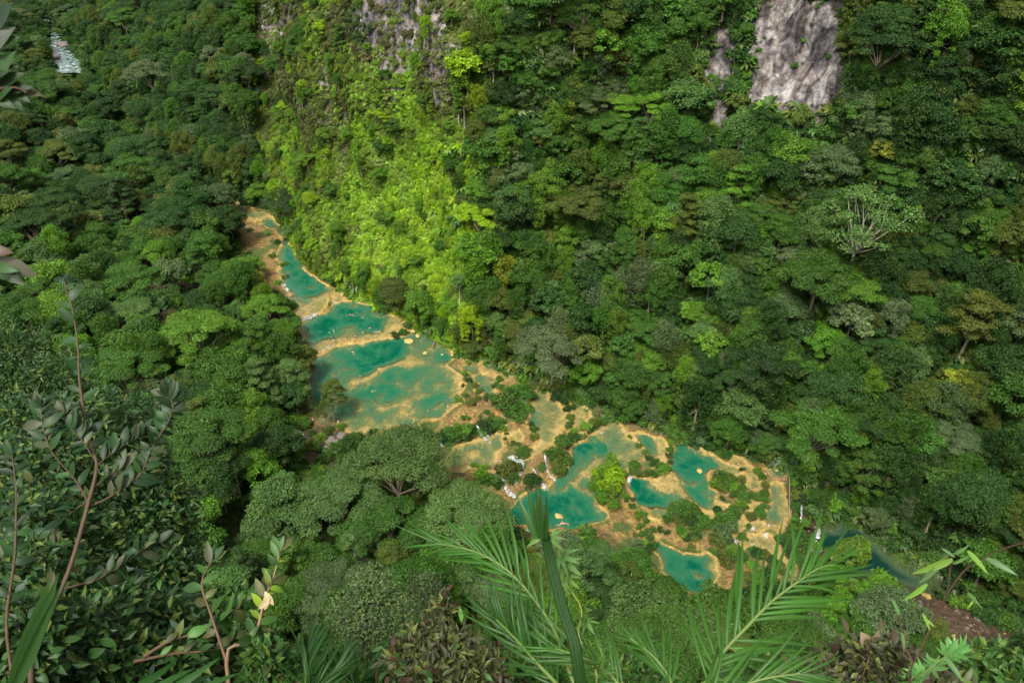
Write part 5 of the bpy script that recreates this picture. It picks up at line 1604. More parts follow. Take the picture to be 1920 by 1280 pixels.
PEOPLE = [  # x, y, pose, shorts, shirt or None, skin, label
 (618, 625, 'wading', 'pink', None, 0, "bather wading left of the pair on the orange shelf"), (627, 624, 'standing', 'white', None, 0, "bather standing behind the black-clad one on the orange shelf"), (624, 630, 'sitting', 'black', 'black', 1, "person in black sitting on the orange shelf"),
 (651, 634, 'standing', 'navy', 'black', 1, "person in dark clothes standing at the rim's middle"), (667, 632, 'standing', 'black', None, 0, "bather in black shorts standing on the second pool's rim"), (664, 636, 'sitting', 'red', None, 0, "bather sitting at the feet of the one in black shorts"),
 (681, 625, 'wading', 'white', 'white', 0, "person in white splashing in the second pool"), (694, 617, 'wading', 'red', None, 0, "leftmost of three bathers right in the second pool"), (703, 619, 'swimming', 'blue', None, 0, "middle of three bathers right in the second pool"), (710, 619, 'swimming', 'pink', None, 0, "rightmost of three bathers right in the second pool"),
 (626, 640, 'standing', 'navy', 'white', 0, "person in white shirt and navy shorts on the rim"), (628, 644, 'sitting', 'pink', None, 0, "bather sitting on the rim in front of the white shirt"), (588, 643, 'wading', 'black', None, 1, "bather wading by the left trees above the rim"), (600, 645, 'standing', 'red', None, 0, "bather in red shorts at the left of the rim"),
 (606, 643, 'wading', 'pink', None, 0, "bather just right of the red shorts"), (618, 642, 'swimming', 'red', None, 1, "bather lying in shallow water left of the white shirt"), (586, 653, 'standing', 'black', None, 1, "bather standing on the rim's left end"), (598, 652, 'sitting', 'red', None, 0, "bather sitting above the left foam tumble"),
 (662, 658, 'swimming', 'black', None, 0, "swimmer at the dark edge of the big pool"), (601, 681, 'swimming', 'red', None, 0, "swimmer stretched out in the stirred water at left"), (654, 587, 'swimming', 'black', None, 1, "leftmost of three swimmers across the second pool"), (662, 588, 'swimming', 'navy', None, 1, "middle of three swimmers across the second pool"), (680, 592, 'swimming', 'black', None, 1, "rightmost of three swimmers across the second pool"),
 (676, 708, 'standing', 'blue', None, 0, "bather in blue shorts alone on the tan sunken ridge"), (700, 730, 'swimming', 'navy', None, 0, "lone swimmer in the middle of the big pool"), (803, 772, 'wading', 'black', None, 0, "bather by the dark hole near the big pool's lower edge"), (840, 763, 'standing', 'white', None, 0, "bather at the right shore of the big pool"), (896, 760, 'standing', 'pink', None, 0, "bather walking on the brown terrace"),
 (850, 662, 'sitting', 'black', None, 1, "bather sitting on the tan boulder under the trees"), (946, 786, 'standing', 'pink', 'pink', 0, "person in pink on the track above the shrubs"), (949, 799, 'standing', 'pink', 'white', 0, "person in a white top on the terrace"), (951, 802, 'sitting', 'red', None, 0, "bather sitting just below the white top"), (968, 805, 'standing', 'black', None, 0, "bather in black shorts by the ringed puddle"),
 (950, 829, 'standing', 'green', 'red', 0, "person in red top and green shorts below the ringed puddle"), (969, 859, 'standing', 'black', None, 0, "bather in black shorts beside the foaming rapids"), (998, 867, 'wading', 'black', None, 0, "bather at the lower tip of the long tan pool"), (920, 878, 'standing', 'navy', 'navy', 1, "person in navy at the edge of the tan pool"), (926, 879, 'standing', 'red', 'black', 1, "person in black top and red shorts beside the navy one"), (929, 882, 'sitting', 'pink', None, 0, "bather sitting beside the navy and black pair"),
 (935, 866, 'standing', 'pink', None, 0, "right one of two pale bathers on the tan pool's lip"), (932, 865, 'standing', 'white', None, 0, "left one of two pale bathers on the tan pool's lip"), (1045, 984, 'wading', 'red', None, 0, "leftmost bather of the group at the deep pool's near edge"), (1052, 978, 'swimming', 'pink', None, 0, "upper left swimmer of the near-edge group"), (1059, 978, 'swimming', 'red', None, 0, "upper right swimmer of the near-edge group"), (1066, 985, 'wading', 'pink', None, 0, "rightmost bather of the group at the deep pool's near edge"),
 (453, 406, 'standing', 'black', 'green', 1, "person in a green top by the upper river"), (456, 409, 'standing', 'white', 'white', 0, "person in white right of the green top"), (459, 409, 'standing', 'black', 'red', 1, "person in a red top by the upper river"), (462, 409, 'standing', 'navy', 'black', 1, "rightmost person in black by the upper river"),
 (587, 788, 'standing', 'pink', None, 0, "bather on the bare red bank by the water"), (570, 816, 'standing', 'blue', 'white', 0, "person in white shirt and blue shorts on the red bank"), (635, 792, 'standing', 'white', 'white', 0, "person in white under the gnarled tree"), (1159, 813, 'standing', 'pink', None, 0, "pink bather standing on the shelf beneath the bank trees")]
for i, (px, py, ps, sh, top, sk_, lab) in enumerate(PEOPLE):
    z = 0.0
    for _ in range(4):
        x, y = at(px, py + 3, z)
        g = land_z(x, y)
        wl = [POOLS[k][0] for k in POOLS if sdist(POOL_W[k], np.array([x]), np.array([y]), 5)[0] > 0]
        z = g
        if wl:
            z = max(g, wl[0] - (1.05 if ps != 'swimming' else 0.02))
            if ps == 'swimming':
                z = wl[0] + 0.02
            if ps == 'sitting':
                z = max(g, wl[0] - 0.1)
    if lab.startswith("bather sitting on the tan boulder"):
        z += 1.0
    o = link('person', BODY[ps][sk_])
    o.location = (x, y, z)
    o.rotation_euler = (0, 0, i * 2.3)
    o['label'], o['category'], o['group'] = lab, 'person', "bathers at the pools"
    for nm, me, m in (('hair', HAIR[ps], M_HAIR[i % 2]), ('shorts', SHORTS[ps], M_CLOTH[sh]), ('shirt', SHIRT[ps] if top else None, M_CLOTH.get(top))):
        if me:
            key = (nm, ps, m.name)
            cache = globals().setdefault('_wear', {})
            if key not in cache:
                c = me.copy()
                c.materials.clear()
                c.materials.append(m)
                cache[key] = c
            link(nm, cache[key], o)
# ---------------------------------------------------------------- foreground plants on the viewpoint ridge
FR = np.random.default_rng(99)
def blade(name, mat, width, droop, fold, nseg, tone, wp=None, curl=0.0):
    """leaf along +Y, length 1, folded along its midrib, bending down"""
    V, F = [], []
    for i in range(nseg + 1):
        f = i / nseg
        w = width * (wp(f) if wp else math.sin(math.pi * min(1, max(0.03, f)) ** 0.82) ** 0.9)
        a = droop * f
        y = f * (1 - 0.18 * abs(droop) * f)
        z = -droop * f * f * 0.55
        tw = curl * f
        for s in (-1, 0, 1):
            V.append((s * w * math.cos(tw), y, z + abs(s) * w * fold + s * w * math.sin(tw)))
    for i in range(nseg):
        for c in (0, 1):
            k = i * 3 + c
            F.append((k, k + 1, k + 4, k + 3))
    return mesh_np(name, V, F, 4, mat, True, {'leaf_tone': ('FLOAT', np.full(len(V), tone))})
BROAD = [blade('leaf', M_GLOSSY, 0.19 + 0.02 * (k % 3), 0.25 + 0.22 * (k % 3), 0.28, 5, 0.12 + 0.11 * k, curl=0.15 * (k % 3 - 1)) for k in range(7)]
palm_w = lambda f: (0.55 + 0.45 * min(1, f * 5)) * (1 - max(0, f - 0.45) / 0.56) ** 0.75
LEAFLET = [blade('leaflet', M_PALM, 0.030, 0.15 + 0.33 * k, 0.55, 8, 0.25 + 0.13 * k, palm_w, 0.12 * (k - 2)) for k in range(5)]
BAMBOO = [blade('leaf', M_PALM, 0.095, 0.2 + 0.2 * k, 0.25, 6, 0.35 + 0.2 * k, lambda f: math.sin(math.pi * min(1, max(.02, f)) ** 0.6) ** .8) for k in range(3)]
def palmate_mesh(k):
    r = np.random.default_rng(300 + k)
    V, F, T = [], [], []
    n = 5 + k % 3
    for j in range(n):
        a = math.radians(-105 + 210 * j / (n - 1)) + r.normal() * 0.06
        d, s = np.array([math.sin(a), math.cos(a), 0]), np.array([math.cos(a), -math.sin(a), 0])
        ln = (1.0 - 0.35 * abs(j - (n - 1) / 2) / (n / 2)) * (0.9 + 0.2 * r.random())
        b0 = len(V)
        for i in range(5):
            f = i / 4
            w = 0.135 * ln * math.sin(math.pi * max(.04, min(.99, f)) ** 0.75)
            for q in (-1, 0, 1):
                p = d * f * ln + s * q * w + np.array([0, 0, -0.32 * f * f * ln + abs(q) * w * 0.3])
                V.append(tuple(p))
        for i in range(4):
            for c in (0, 1):
                kk = b0 + i * 3 + c
                F.append((kk, kk + 1, kk + 4, kk + 3))
    return mesh_np('leaf', V, F, 4, M_FERN, True, {'leaf_tone': ('FLOAT', np.full(len(V), 0.4 + 0.15 * k))})
PALMATE = [palmate_mesh(k) for k in range(3)]

def ground_at(x, y):
    return float(base_height(np.array([float(x)]), np.array([float(y)]))[0])
def plant(name, base, label, cat, group=None):
    o = link(name, None)
    o.empty_display_size = 0.3
    o.location = base
    o['label'], o['category'] = label, cat
    if group:
        o['group'] = group
    return o
def put_leaf(root, name, p, d, up, ln, mesh, tint, wide=1.0):
    d = Vector(d).normalized()
    up = Vector(up)
    x = d.cross(up)
    if x.length < 1e-4:
        x = d.cross(Vector((1, 0.2, 0)))
    x.normalize()
    z = x.cross(d)
    m = Matrix((x * ln * wide, d * ln, z * ln)).transposed().to_4x4()
    m.translation = Vector(p) - Vector(root.location)
    o = link(name, mesh, root)
    o.matrix_local = m
    o['tint'] = tuple(float(v) for v in tint)
    return o
def branch(root, name, path, r0, r1, mat, sides=7):
    loc = Vector(root.location)
    n = len(path)
    # smooth the surveyed path
    P = []
    for i in range(n - 1):
        a, b = Vector(path[i]), Vector(path[i + 1])
        pa, nb = Vector(path[max(i - 1, 0)]), Vector(path[min(i + 2, n - 1)])
        for q in range(4):
            t = q / 4
            P.append(0.5 * ((2 * a) + (b - pa) * t + (2 * pa - 5 * a + 4 * b - nb) * t * t + (3 * a - pa - 3 * b + nb) * t ** 3))
    P.append(Vector(path[-1]))
    mb = MB()
    mb.tube([p - loc for p in P], [r0 + (r1 - r0) * i / (len(P) - 1) for i in range(len(P))], sides)
    link(name, mb.mesh(name, mat), root)
    return P
def px_path(s, d0, d1):
    q = pts(s)
    return [along(x, y, d0 + (d1 - d0) * i / (len(q) - 1)) for i, (x, y) in enumerate(q)]
G_DARK, G_MID, G_OL, G_PALE, G_YEL = (0.022, 0.060, 0.013), (0.036, 0.092, 0.016), (0.06, 0.07, 0.022), (0.10, 0.125, 0.06), (0.14, 0.22, 0.02)
def vary(c, rng, a=0.18):
    g = math.exp(rng.normal() * a)
    return tuple(float(max(0.004, v * g * (1 + rng.normal() * 0.05))) for v in c)
def leaves_along(root, P, n, ln, rng, tints, start=0.1, up=(0, 0, 1), tip=0, meshes=BROAD, spread=1.0):
    k = 0
    for i in range(n):
        f = start + (1 - start) * (i + rng.random() * 0.6) / n
        j = min(len(P) - 2, int(f * (len(P) - 1)))
        p = P[j].lerp(P[j + 1], f * (len(P) - 1) - j)
        t = (P[j + 1] - P[j]).normalized()
        s = t.cross(Vector((0.3, -1, 0.3))).normalized()
        sg = 1 if i % 2 else -1
        d = t * (0.55 + 0.4 * rng.random()) + s * sg * spread * (0.7 + 0.5 * rng.random()) + Vector((rng.normal() * .3, rng.normal() * .3, rng.normal() * .25))
        u = Vector(up) + Vector((rng.normal() * .35, -0.4 + rng.normal() * .35, 0))
        put_leaf(root, 'leaf', p, d, u, ln * (0.65 + 0.6 * rng.random()), meshes[rng.integers(len(meshes))], vary(tints[rng.integers(len(tints))], rng))
    for i in range(tip):
        t = (P[-1] - P[-2]).normalized()
        a = i * 2.4
        d = t * 0.9 + Vector((math.cos(a), math.sin(a) * 0.6, 0.2)) * 0.7
        put_leaf(root, 'leaf', P[-1], d, (0, -0.5, 1), ln * (0.6 + 0.5 * rng.random()), meshes[rng.integers(len(meshes))], vary(tints[rng.integers(len(tints))], rng))

# -- glossy shrub mass at the left
def folded(P, D, Nr, ln, asp, tone):
    b = unit(np.cross(D, Nr))
    nn = np.cross(b, D)
    ln = ln[:, None]
    V = np.stack([P, P + D * ln * .45 + b * ln * asp + nn * ln * .07, P + D * ln * .48, P + D * ln - nn * ln * .12, P + D * ln * .45 - b * ln * asp + nn * ln * .07], 1).reshape(-1, 3)
    k = np.arange(len(P))[:, None] * 5
    F = np.concatenate([k + np.array([[0, 2, 3, 1]]), k + np.array([[0, 4, 3, 2]])], 0)
    return V, F, np.repeat(tone, 5)
def leafy_shrub(name, label, lobes, n_stuff, n_leaf, leaf, tints, asp=0.2, seed=1, group=None, cat='shrub', mat=None, stems=True, name_leaf='leaf', trailing=0.0):
    """lobes in photo pixels: x, y, radius, distance"""
    rng = np.random.default_rng(seed)
    leaf *= 0.74
    n_stuff = int(n_stuff * 1.7)
    C = np.array([tuple(along(x, y, d)) + (r * d / FPX,) for x, y, r, d in lobes])
    bx_, by_ = C[:, 0].mean(), C[:, 1].mean() - 0.3
    base = Vector((bx_, by_, ground_at(bx_, by_) - 0.1))
    root = plant(name, base, label, cat, group)
    lo = np.array(base)
    w = C[:, 3] ** 2
    def sample(n):
        i = rng.choice(len(C), n, p=w / w.sum())
        d = unit(rng.normal(size=(n, 3)) + np.array([0, -0.45, 0.35]))
        P = C[i, :3] + d * (C[i, 3] * (0.55 + 0.5 * rng.random(n)))[:, None]
        D = unit(d * 0.55 + rng.normal(size=(n, 3)) * 0.55 + np.array([0, 0, -0.15 - trailing]))
        Nr = unit(d * 0.5 + np.array([0, -0.35, 0.9]) + rng.normal(size=(n, 3)) * 0.4)
        return P, D, Nr
    P, D, Nr = sample(n_stuff)
    V, F, T = folded(P - lo, D, Nr, leaf * (0.6 + 0.7 * rng.random(n_stuff)), asp, rng.random(n_stuff))
    f = link('foliage', mesh_np('foliage', V, F, 4, mat or M_GLOSSY, False, {'leaf_tone': ('FLOAT', T)}), root, kind='stuff')
    f['tint'] = tuple(float(v) for v in tints[0])
    P, D, Nr = sample(n_leaf)
    P = P + unit(P - C[:, :3].mean(0)) * 0.1
    for i in range(n_leaf):
        put_leaf(root, name_leaf, P[i], D[i], Nr[i], leaf * (0.8 + 0.6 * rng.random()), BROAD[rng.integers(len(BROAD))], vary(tints[rng.integers(len(tints))], rng), asp / 0.2)
    if stems:
        mb = MB()
        for c in C:
            e = Vector(c[:3]) - base
            m = e * 0.5 + Vector((rng.normal() * .3, rng.normal() * .3, -0.2))
            mb.tube([(rng.normal() * .05, 0, -0.3), m, e], [0.05, 0.035, 0.012], 6)
            for q in range(5):
                t = Vector(unit(rng.normal(size=3))) * c[3]
                t.z = abs(t.z)
                mb.tube([m.lerp(e, .5), e + t * .5, e + t], [.016, .011, .004], 5)
        link('stem', mb.mesh('stem', M_TWIG), root)
    return root
GLS = "glossy shrubs covering the left foreground"
leafy_shrub('shrub', "narrow-leaved dark shrub at the left edge above the other glossy shrubs", [(15, 668, 58, 17), (70, 672, 52, 17), (30, 740, 70, 16.5), (105, 735, 60, 16), (150, 760, 45, 16)], 5200, 150, 0.165, [G_DARK, G_MID, (0.04, 0.07, 0.045)], 0.13, 1, GLS)
leafy_shrub('shrub', "glossy shrub mass behind the red-stemmed sapling", [(30, 830, 80, 14), (120, 830, 80, 14), (205, 800, 62, 15), (265, 785, 45, 16), (60, 910, 90, 13), (170, 900, 85, 13.5)], 6800, 220, 0.17, [G_DARK, (0.026, 0.055, 0.03), G_MID], 0.2, 2, GLS)
leafy_shrub('shrub', "glossy shrub forming the right shoulder of the left foreground", [(255, 880, 62, 14.5), (290, 950, 66, 14), (320, 1020, 52, 14), (250, 1000, 75, 13.5), (305, 1085, 60, 13), (345, 1075, 32, 13.5)], 6200, 200, 0.17, [G_DARK, G_MID], 0.2, 3, GLS)
leafy_shrub('shrub', "large-leaved dark shrub low at the left edge", [(40, 1010, 85, 9.5), (130, 1020, 80, 10), (40, 1110, 85, 8.5), (130, 1120, 80, 9), (210, 1080, 60, 10)], 3400, 260, 0.16, [G_DARK, (0.03, 0.06, 0.036), G_OL], 0.21, 4, GLS)
leafy_shrub('shrub', "large-leaved shrub filling the bottom left corner", [(40, 1220, 80, 7), (140, 1220, 80, 7.3), (220, 1170, 65, 8), (240, 1250, 60, 7.4), (310, 1180, 60, 8.2), (320, 1255, 55, 7.6)], 3200, 280, 0.15, [G_DARK, G_MID, (0.03, 0.06, 0.036)], 0.22, 5, GLS)
leafy_shrub('shrub', "shrub with trailing branches left of the small palm fan", [(395, 1150, 48, 10), (400, 1230, 55, 8.5), (470, 1205, 48, 8.5), (500, 1255, 45, 8), (450, 1140, 35, 10)], 2300, 200, 0.14, [G_MID, G_DARK, G_OL], 0.2, 6, GLS)

# -- red-stemmed sapling
SB = along(58, 1280, 6.2)
M_STEM = simple_mat('sapling_stem', (0.078, 0.052, 0.031), .7, .2, .35, 9, .002)
sap = plant('sapling', (SB.x, SB.y - 0.35, ground_at(SB.x, SB.y - 0.35)), "tall red-stemmed sapling rising above the left glossy shrubs", 'sapling')
main = branch(sap, 'stem', [Vector(sap.location) - Vector((0, 0, .2)), Vector(sap.location).lerp(SB, .5)] + px_path("58,1280 70,1201 128,1073 165,945 181,878 174,841 160,787 149,713 146,652 137,585 122,537 124,524", 6.2, 7.0), 0.021, 0.003, M_STEM)
SAPT = [(0.013, 0.038, 0.009), (0.016, 0.044, 0.012), (0.016, 0.042, 0.012)]
leaves_along(sap, main[-26:], 26, 0.14, FR, SAPT, 0.0, tip=3)
BR = [("165,941 143,902 98,848 82,805 76,762", .012, 12, 3), ("171,948 213,927 262,890 284,841 317,787 323,756 311,741", .014, 26, 8), ("181,872 213,848 244,829 274,811", .010, 14, 5), ("116,1104 183,1085 238,1052 274,1027 305,1012", .014, 16, 6),
      ("165,938 122,970 98,994", .009, 7, 2), ("176,860 150,820 128,800 120,778", .008, 9, 4), ("170,920 205,890 236,875 262,868", .008, 8, 3)]
for s, r, n, tip in BR:
    P = branch(sap, 'branch', px_path(s, 6.45, 6.55), r * .6, 0.0025, M_STEM, 6)
    leaves_along(sap, P, int(n * 1.8), 0.14, FR, SAPT + [(0.05, 0.065, 0.03)], 0.15, tip=tip)
s2 = along(24, 1276, 6.4)
sap2 = plant('sapling', (s2.x, s2.y - .2, ground_at(s2.x, s2.y - .2)), "slender bare-stemmed sapling at the left edge beside the tall one", 'sapling')
P = branch(sap2, 'stem', [Vector(sap2.location), s2] + px_path("24,1274 12,1165 27,1049 30,976 30,915 22,850", 6.4, 6.9), 0.015, 0.004, M_STEM)
leaves_along(sap2, P, 36, 0.125, FR, SAPT, 0.45, tip=5)
s3 = along(425, 1262, 6.2)
sap3 = plant('sapling', (s3.x, s3.y - .3, ground_at(s3.x, s3.y - .3)), "pale-stemmed sapling with dry curled leaves left of the small palm fan", 'sapling')
P = branch(sap3, 'stem', [Vector(sap3.location)] + px_path("425,1244 462,1206 483,1175 497,1119 512,1084 525,1031", 6.2, 6.5), 0.016, 0.005, simple_mat("tan_twig", (0.22, 0.15, 0.09), .7, .2, .2, 14, .002))
leaves_along(sap3, P, 26, 0.15, FR, [G_MID, G_DARK, G_YEL, G_OL], 0.25, tip=6)
for q in range(3):
    put_leaf(sap3, 'leaf', along(497 + q * 4, 1108 + q * 6, 6.2), (0.3 - q * .4, -.3, -.5), (0.2, -1, .3), .13, BROAD[6], (0.42, 0.34, 0.2))
for s, n in (("269,1231 320,1200 375,1184 430,1150 472,1116", 18), ("250,1240 330,1224 400,1218 440,1195", 10), ("425,1240 395,1150 378,1092 398,1050", 9)):
    P = branch(sap3, 'branch', px_path(s, 6.3, 6.5), 0.012, 0.004, M_TWIG, 6)
    leaves_along(sap3, P, n, 0.15, FR, [G_DARK, G_MID, G_OL], 0.2, tip=4)

# -- palm fronds
def frond(root, path, n, ln, rng, side_up, tint, lean=0.45, droop_hi=True, r0=0.012, sides=(1, -1), start=0.12, sag=0.35, wide=1.0, angle=0.75, lens=None):
    P = branch(root, 'rachis', path, r0, 0.003, M_RACHIS, 6)
    m = len(P) - 1
    for i in range(n):
        f = start + (1 - start) * i / (n - 1)
        j = min(m - 1, int(f * m))
        p = P[j].lerp(P[j + 1], f * m - j)
        t = (P[j + 1] - P[j]).normalized()
        for sgn in sides:
            if rng.random() < 0.07:
                continue
            s = t.cross(Vector(side_up)).normalized() * sgn
            a = angle * (1 - 0.55 * f) + rng.normal() * 0.11
            d = t * (math.cos(a) + .25 * f) + s * math.sin(a) + Vector(side_up).normalized() * lean * (0.6 + .4 * rng.random()) * (1 - .4 * f)
            prof = (0.55 + 0.75 * math.sin(math.pi * (0.12 + 0.80 * f))) / 1.3
            k = int(np.clip(rng.normal() * 0.9 + 2.2 + sag, 0, 4))
            put_leaf(root, 'leaflet', p, d, Vector(side_up) + Vector((rng.normal() * .2, rng.normal() * .2, .2)), ln * prof * (0.78 + .34 * rng.random()), LEAFLET[k], vary(tint, rng, .1), wide)
M_RACHIS = simple_mat("palm_rachis", (0.10, 0.15, 0.035), .5, .3, .15, 8, .001)
M_SPEAR = simple_mat("palm_spear", (0.014, 0.042, 0.008), .4, .4, .3, 60, .002)
PB = along(1150, 1420, 3.6)
palm = plant('palm', (PB.x, PB.y, ground_at(PB.x, PB.y) - .05), "foreground palm with an upright dark spear and two big feathery fronds", 'palm')
tr = MB()
tr.tube([(0, 0, -.2), Vector((PB.x, PB.y, PB.z)) - Vector(palm.location)], [0.07, 0.05], 8)
link('trunk', tr.mesh('trunk', M_BARK), palm)
PALM_G = (0.032, 0.100, 0.011)
def spear():
    loc = Vector(palm.location)
    path = [PB] + px_path("1090,1290 1076,1201 1053,1137 1035,1063 1023,1008 1018,985", 2.9, 2.7)
    mb = MB()
    for q in range(5):                      # tightly furled strips
        a = q * 1.256
        offs = Vector((math.cos(a), 0.4 * math.sin(a), 0)) * 0.012
        mb.tube([p - loc + offs * (1 - .3 * i / len(path)) for i, p in enumerate(path)], [.0125, .012, .0115, .0105, .0095, .008, .0065], 6)
    link('spear', mb.mesh('spear', M_SPEAR), palm)
    p0 = along(1020, 1000, 2.7)
    for (tx, ty), k in zip([(968, 920), (990, 913), (1006, 905), (1015, 910), (1028, 925), (1034, 945), (1000, 935)], (1, 0, 0, 0, 0, 1, 0)):
        q = along(tx, ty, 2.65)
        b = p0 + (along(1015 + (tx - 1008) * .3, 1010, 2.7) - p0)
        put_leaf(palm, 'leaflet', b, q - b, (0.3, -1, .3), (q - b).length * 1.03, LEAFLET[k], vary((0.022, 0.065, 0.008), FR, .15), 1.7)
spear()
toward = (0.1, -0.75, 0.65)
frond(palm, [PB] + px_path("1078,1285 1035,1173 966,1082 897,1036 820,1018", 3.5, 3.75), 25, .36, FR, toward, PALM_G, .42, wide=.72, start=.34, sag=.5)
frond(palm, [PB] + px_path("1060,1300 1005,1240 965,1195 930,1160", 3.4, 3.3), 18, .32, FR, (-.2, -.8, .5), (0.02, 0.068, 0.010), .1, wide=.7, start=.3, sag=1.2)
frond(palm, [PB] + px_path("1235,1320 1324,1279 1351,1228 1402,1173 1447,1127 1502,1086 1539,1063 1567,1058", 3.4, 3.7), 26, .44, FR, (-.35, -.55, .75), PALM_G, .40, wide=.68, start=.26, angle=1.0, sag=.8)
frond(palm, [PB] + px_path("1180,1330 1150,1270 1100,1235 1040,1215", 3.3, 3.2), 14, .28, FR, (0, -.7, .7), PALM_G, .2, wide=.75, start=.4)
frond(palm, [PB] + px_path("1230,1340 1260,1290 1230,1235 1180,1195", 3.3, 3.4), 14, .27, FR, (.1, -.7, .6), PALM_G, .2, wide=.75, start=.45)
frond(palm, [PB] + px_path("1260,1360 1340,1310 1420,1275 1500,1262", 3.3, 3.3), 14, .34, FR, (.1, -.5, .8), PALM_G, .2, wide=.7, start=.4)
def small_palm(label, stem_px, d, fr):
    b = along(*stem_px, d)
    b.z -= 0.4
    r_ = plant('palm', (b.x, b.y, ground_at(b.x, b.y) - .05), label, 'palm')
    mb = MB()
    mb.tube([(0, 0, -.2), b - Vector(r_.location)], [.05, .035], 7)
    link('trunk', mb.mesh('trunk', M_BARK), r_)
    for s, d0, d1, n, ln, up, wide in fr:
        frond(r_, [b] + px_path(s, d0, d1), n, ln, FR, up, (0.026, 0.08, 0.014), .35, wide=wide, start=.3, r0=.01)
small_palm("small palm fan standing upright at the bottom edge", (572, 1310), 7.5, [("573,1290 575,1255 577,1222 577,1200", 7.4, 7.6, 24, .48, (0, -1, .3), 1.0), ("580,1300 610,1275 640,1250", 7.4, 7.4, 16, .4, (0, -1, .4), 1.0)])
small_palm("small pale palm with upright leaflets right of the palm fan", (690, 1310), 8.5, [("672,1285 700,1262 735,1232 750,1210", 8.4, 8.6, 24, .46, (0, -.9, .5), 1.0), ("670,1290 655,1262 650,1232", 8.4, 8.5, 16, .40, (0, -1, .3), 1.0)])
small_palm("palm with broad upright leaflets cut off by the bottom edge at left", (300, 1420), 3.6, [("190,1345 250,1322 330,1318 420,1330 470,1350", 3.5, 3.4, 15, .30, (0, -.6, .85), 2.0)])
b = along(20, 1300, 4.2)
bl = plant('palm', (b.x, b.y, ground_at(b.x, b.y)), "two dark palm blades crossing the tall sapling's stem", 'palm')
mb = MB()
mb.tube([(0, 0, -.1), b - Vector(bl.location)], [.03, .015], 6)
link('stem', mb.mesh('stem', M_BARK), bl)
for tx, ty, w in ((100, 1078, 2.6), (118, 1072, 2.3), (126, 1085, 1.6)):
    q = along(tx, ty, 4.3)
    put_leaf(bl, 'leaflet', b, q - b, (0.5, -1, .2), (q - b).length, LEAFLET[0], (0.04, 0.11, 0.02), w)

# -- climbing vine with palmate leaves on the spear
vb = along(1118, 1300, 3.3)
vine = plant('vine', (vb.x, vb.y, ground_at(vb.x, vb.y)), "light green vine with finger-shaped leaves climbing the palm spear", 'vine')
P = branch(vine, 'stem', [Vector(vine.location), vb] + px_path("1108,1240 1085,1190 1090,1140 1060,1090 1052,1050 1032,1010 1024,996", 3.25, 3.05), 0.005, 0.002, simple_mat("vine_stem", (0.22, 0.26, 0.05), .6, .3, .2, 20, .001), 5)
for lx, ly, ln in ((1012, 1000, 40), (1040, 1012, 34), (1056, 1020, 30), (1066, 1048, 42), (1082, 1062, 40), (1058, 1078, 34), (1072, 1096, 36), (1108, 1150, 34), (1100, 1180, 38), (1118, 1190, 30), (1120, 1226, 36), (1134, 1240, 34), (1150, 1262, 34)):
    p = along(lx, ly, 3.05)
    q = min(P, key=lambda v: (v - p).length)
    put_leaf(vine, 'leaf', q.lerp(p, .35), (p - q) + Vector((FR.normal() * .02, -.03, -.01)), (FR.normal() * .2, -.8, .6), ln * 3.05 / FPX * 0.95, PALMATE[FR.integers(3)], vary((0.10, 0.20, 0.045), FR, .1))
vb = along(1700, 1290, 4.4)
vine2 = plant('vine', (vb.x, vb.y, ground_at(vb.x, vb.y)), "light green compound-leaved vine at the bottom right", 'vine')
P = branch(vine2, 'stem', [Vector(vine2.location), vb] + px_path("1715,1275 1745,1250 1775,1228 1800,1212", 4.4, 4.4), 0.005, 0.002, M_RACHIS, 5)
for f in np.linspace(.35, 1, 11):
    p = P[int(f * (len(P) - 1))]
    put_leaf(vine2, 'leaf', p, (FR.normal() * .7, -.1, FR.normal() * .5 + .2), (0, -.8, .6), 0.085, PALMATE[FR.integers(3)], vary((0.09, 0.22, 0.06), FR, .1))

# -- low leafy bushes along the bottom edge
leafy_shrub('shrub', "bronze-leaved bush at the bottom centre left of the palm", [(800, 1195, 34, 6.2), (830, 1140, 20, 6.3), (770, 1235, 40, 6), (850, 1225, 45, 6), (820, 1275, 50, 5.8), (900, 1260, 45, 5.8)], 1300, 200, 0.115, [(0.045, 0.055, 0.018), (0.055, 0.06, 0.02), (0.06, 0.032, 0.016), G_MID], .17, 11, "low bushes along the bottom edge")
leafy_shrub('shrub', "bronze-leaved low bush at the bottom right", [(1580, 1255, 36, 5.6), (1640, 1245, 42, 5.4), (1690, 1265, 40, 5.4), (1540, 1285, 40, 5.4), (1750, 1285, 34, 5.4)], 1100, 170, 0.10, [(0.045, 0.05, 0.02), (0.055, 0.06, 0.022), (0.055, 0.038, 0.022), G_MID], .2, 12, "low bushes along the bottom edge")
leafy_shrub('shrub', "pale fine-leaved small tree above the small palms", [(700, 1110, 48, 40), (660, 1150, 42, 40), (735, 1160, 42, 40), (690, 1190, 40, 39)], 3600, 40, 0.26, [(0.07, 0.115, 0.04), G_MID], .2, 13)
leafy_shrub('shrub', "dark leafy bush behind the small palms at the bottom", [(480, 1235, 40, 14), (620, 1270, 45, 12), (740, 1275, 50, 10), (950, 1275, 50, 9), (1200, 1290, 60, 9), (1420, 1280, 50, 9), (1880, 1285, 60, 9)], 3600, 60, 0.15, [G_MID, G_DARK], .2, 14, "low bushes along the bottom edge")
dl = along(1622, 1205, 5.3)
dry = plant('dry_leaf_stalk', (dl.x, dl.y, ground_at(dl.x, dl.y)), "dead curled brown leaf on a stalk at the bottom right", 'dead leaf')
P = branch(dry, 'stem', [Vector(dry.location), along(1616, 1270, 5.3), dl], .006, .004, M_TWIG, 5)
